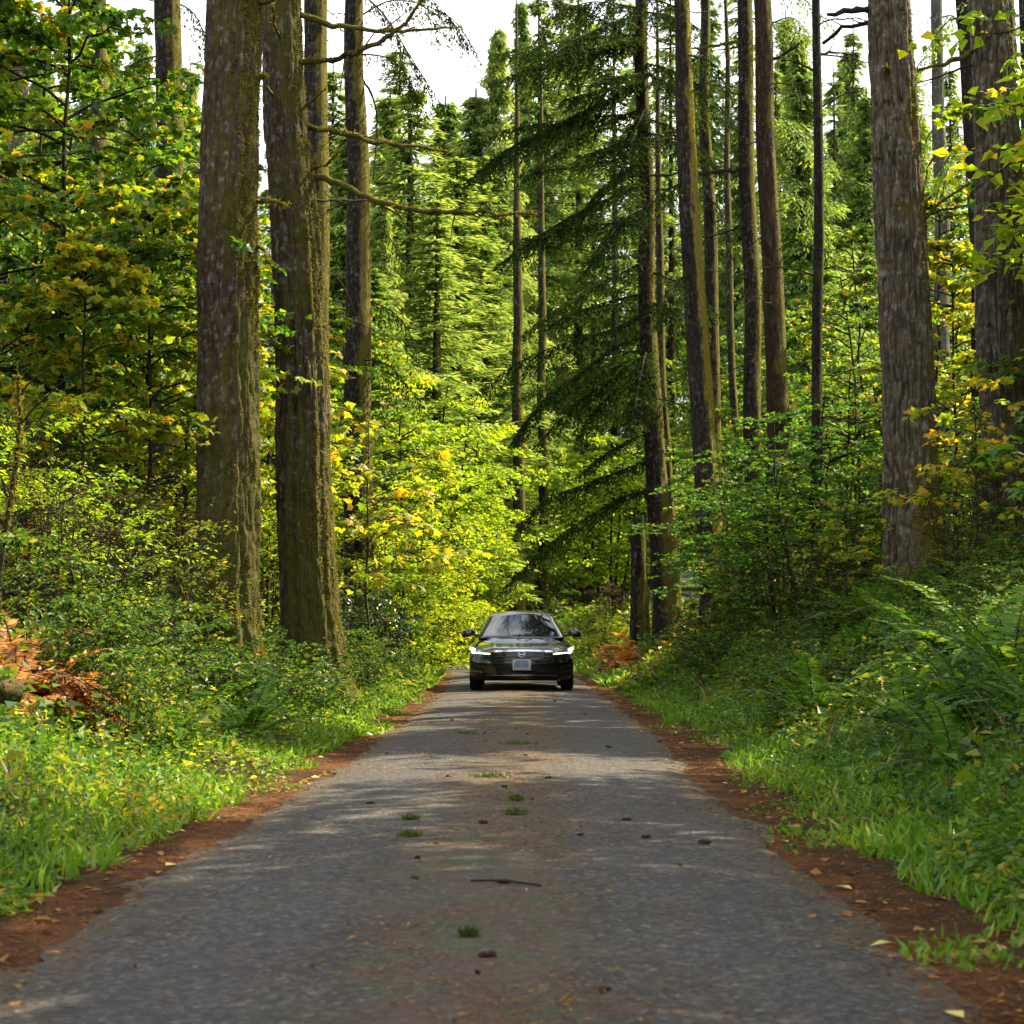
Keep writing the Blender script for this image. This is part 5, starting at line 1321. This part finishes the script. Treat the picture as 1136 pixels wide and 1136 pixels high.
# emblem: a widening letter-like frame in chrome
em = MB()
for s_ in (-1, 1): tube(em, [(s_ * .030, float(fy(.03, .6)) - .045, .600), (s_ * .045, float(fy(.03, .66)) - .04, .668)], .008, 6)
tube(em, [(-.034, float(fy(.0, .63)) - .045, .632), (.034, float(fy(.0, .63)) - .045, .632)], .008, 6)
a = np.linspace(0, 2 * math.pi, 25); tube(em, np.stack([.062 * np.cos(a), -.04 + fy(0 * a, .633 + .048 * np.sin(a)), .633 + .048 * np.sin(a)], 1), .005, 6, cap=False)
em.obj('emblem', [M_chrome], car, True)
for sx in (-1, 1):
    def strip(x0, x1, zb0, zt0, zb1, zt1):
        def fn(a, b):
            aa = a if sx > 0 else 1 - a
            x = x0 + (x1 - x0) * aa; lo = zb0 + (zb1 - zb0) * aa; hi = zt0 + (zt1 - zt0) * aa
            return sx * x, lo + (hi - lo) * b
        return fn
    hl = front(strip(.56, .90, .645, .690, .665, .775), 'headlight', M_lens, .012, 14, 5)
    front(strip(.54, .86, .632, .640, .657, .668), 'daytime_strip', M_led, .020, 14, 3, hl)
    front(strip(.80, .885, .695, .722, .705, .752), 'lamp_unit', M_led, .020, 8, 4, hl)
    for k in range(2): front(strip(.60 + k * .085, .655 + k * .085, .660, .688, .668, .700 + k * .008), 'reflector', M_chrome, .018, 6, 4, hl)
    fg = front(strip(.66, .86, .30, .40, .33, .46), 'bumper_vent', M_blk, .012, 10, 5)
    for k in range(3): front(strip(.67, .85, .325 + k * .03, .333 + k * .03, .35 + k * .033, .358 + k * .033), 'vent_blade', M_chrome if k == 0 else M_gloss, .020, 8, 3, fg)
for sx in (-1, .0):
    p0 = cm(np.array([sx * .35 + .25]), np.array([0.]), np.array([.07]))[0]; p1 = cm(np.array([sx * .1 - .35 + .45]), np.array([0.]), np.array([.16]))[0]
    mb = MB(); tube(mb, [p0 + [0, -.02, .015], p1 + [0, -.02, .015]], .009, 5); mb.obj('wiper', [M_blk], car, True)

# ------------------------------------------------------------------ sky, sun, camera
SUN_EL = RAD(45); SUN_AZ = RAD(63)       # azimuth measured from +Y towards +X
W = bpy.data.worlds.new('World'); S.world = W; W.use_nodes = True; nt = W.node_tree; nt.nodes.clear()
out = nt.nodes.new('ShaderNodeOutputWorld'); bg = nt.nodes.new('ShaderNodeBackground')
sky = nt.nodes.new('ShaderNodeTexSky'); sky.sky_type = 'NISHITA'; sky.sun_disc = False; sky.sun_elevation = SUN_EL; sky.sun_rotation = SUN_AZ
tc = nt.nodes.new('ShaderNodeTexCoord'); mp = nt.nodes.new('ShaderNodeMapping'); mp.inputs['Scale'].default_value = (1, 1, 2.2); nt.links.new(tc.outputs['Generated'], mp.inputs['Vector'])
cl = ramp(nt, noise(nt, mp.outputs[0], 3.2, 6, .55, .4), [(.36, .45), (.58, 1.0)])
cc = mix(nt, ramp(nt, noise(nt, mp.outputs[0], 7, 6, .6, .3), [(.38, 0.0), (.62, 1.0)]), (3.2, 3.3, 3.9), (8.2, 8.0, 7.8))
nt.links.new(mix(nt, cl, sky.outputs[0], cc), bg.inputs['Color']); bg.inputs['Strength'].default_value = .10
nt.links.new(bg.outputs[0], out.inputs[0])

sl = bpy.data.lights.new('sun', 'SUN'); sl.energy = 5.0; sl.angle = RAD(.55); sl.color = (1, .88, .64)
so = new_obj('sun', sl); dv = Vector((math.sin(SUN_AZ) * math.cos(SUN_EL), math.cos(SUN_AZ) * math.cos(SUN_EL), math.sin(SUN_EL))); so.rotation_euler = dv.to_track_quat('Z', 'Y').to_euler(); so.location = (20, 20, 40)

cam = bpy.data.cameras.new('camera'); cam.sensor_width = 36; cam.lens = 36 * F / 1136; cam.clip_end = 2000; cam.clip_start = .05
cam.dof.use_dof = True; cam.dof.focus_distance = 27; cam.dof.aperture_fstop = (cam.lens / 1000) / .011
camo = new_obj('camera', cam); camo.location = CAM; camo.rotation_euler = (math.pi / 2 + TH, 0, 0); S.camera = camo

S.render.engine = 'CYCLES'
c = S.cycles
c.max_bounces = 6; c.diffuse_bounces = 3; c.glossy_bounces = 2; c.transmission_bounces = 4; c.transparent_max_bounces = 4
c.caustics_reflective = False; c.caustics_refractive = False
c.use_denoising = True; c.denoiser = 'OPENIMAGEDENOISE'
c.sample_clamp_indirect = 6
c.use_adaptive_sampling = True; c.adaptive_threshold = .015
S.view_settings.view_transform = 'Standard'; S.view_settings.look = 'None'; S.view_settings.exposure = 1.85; S.view_settings.gamma = 1
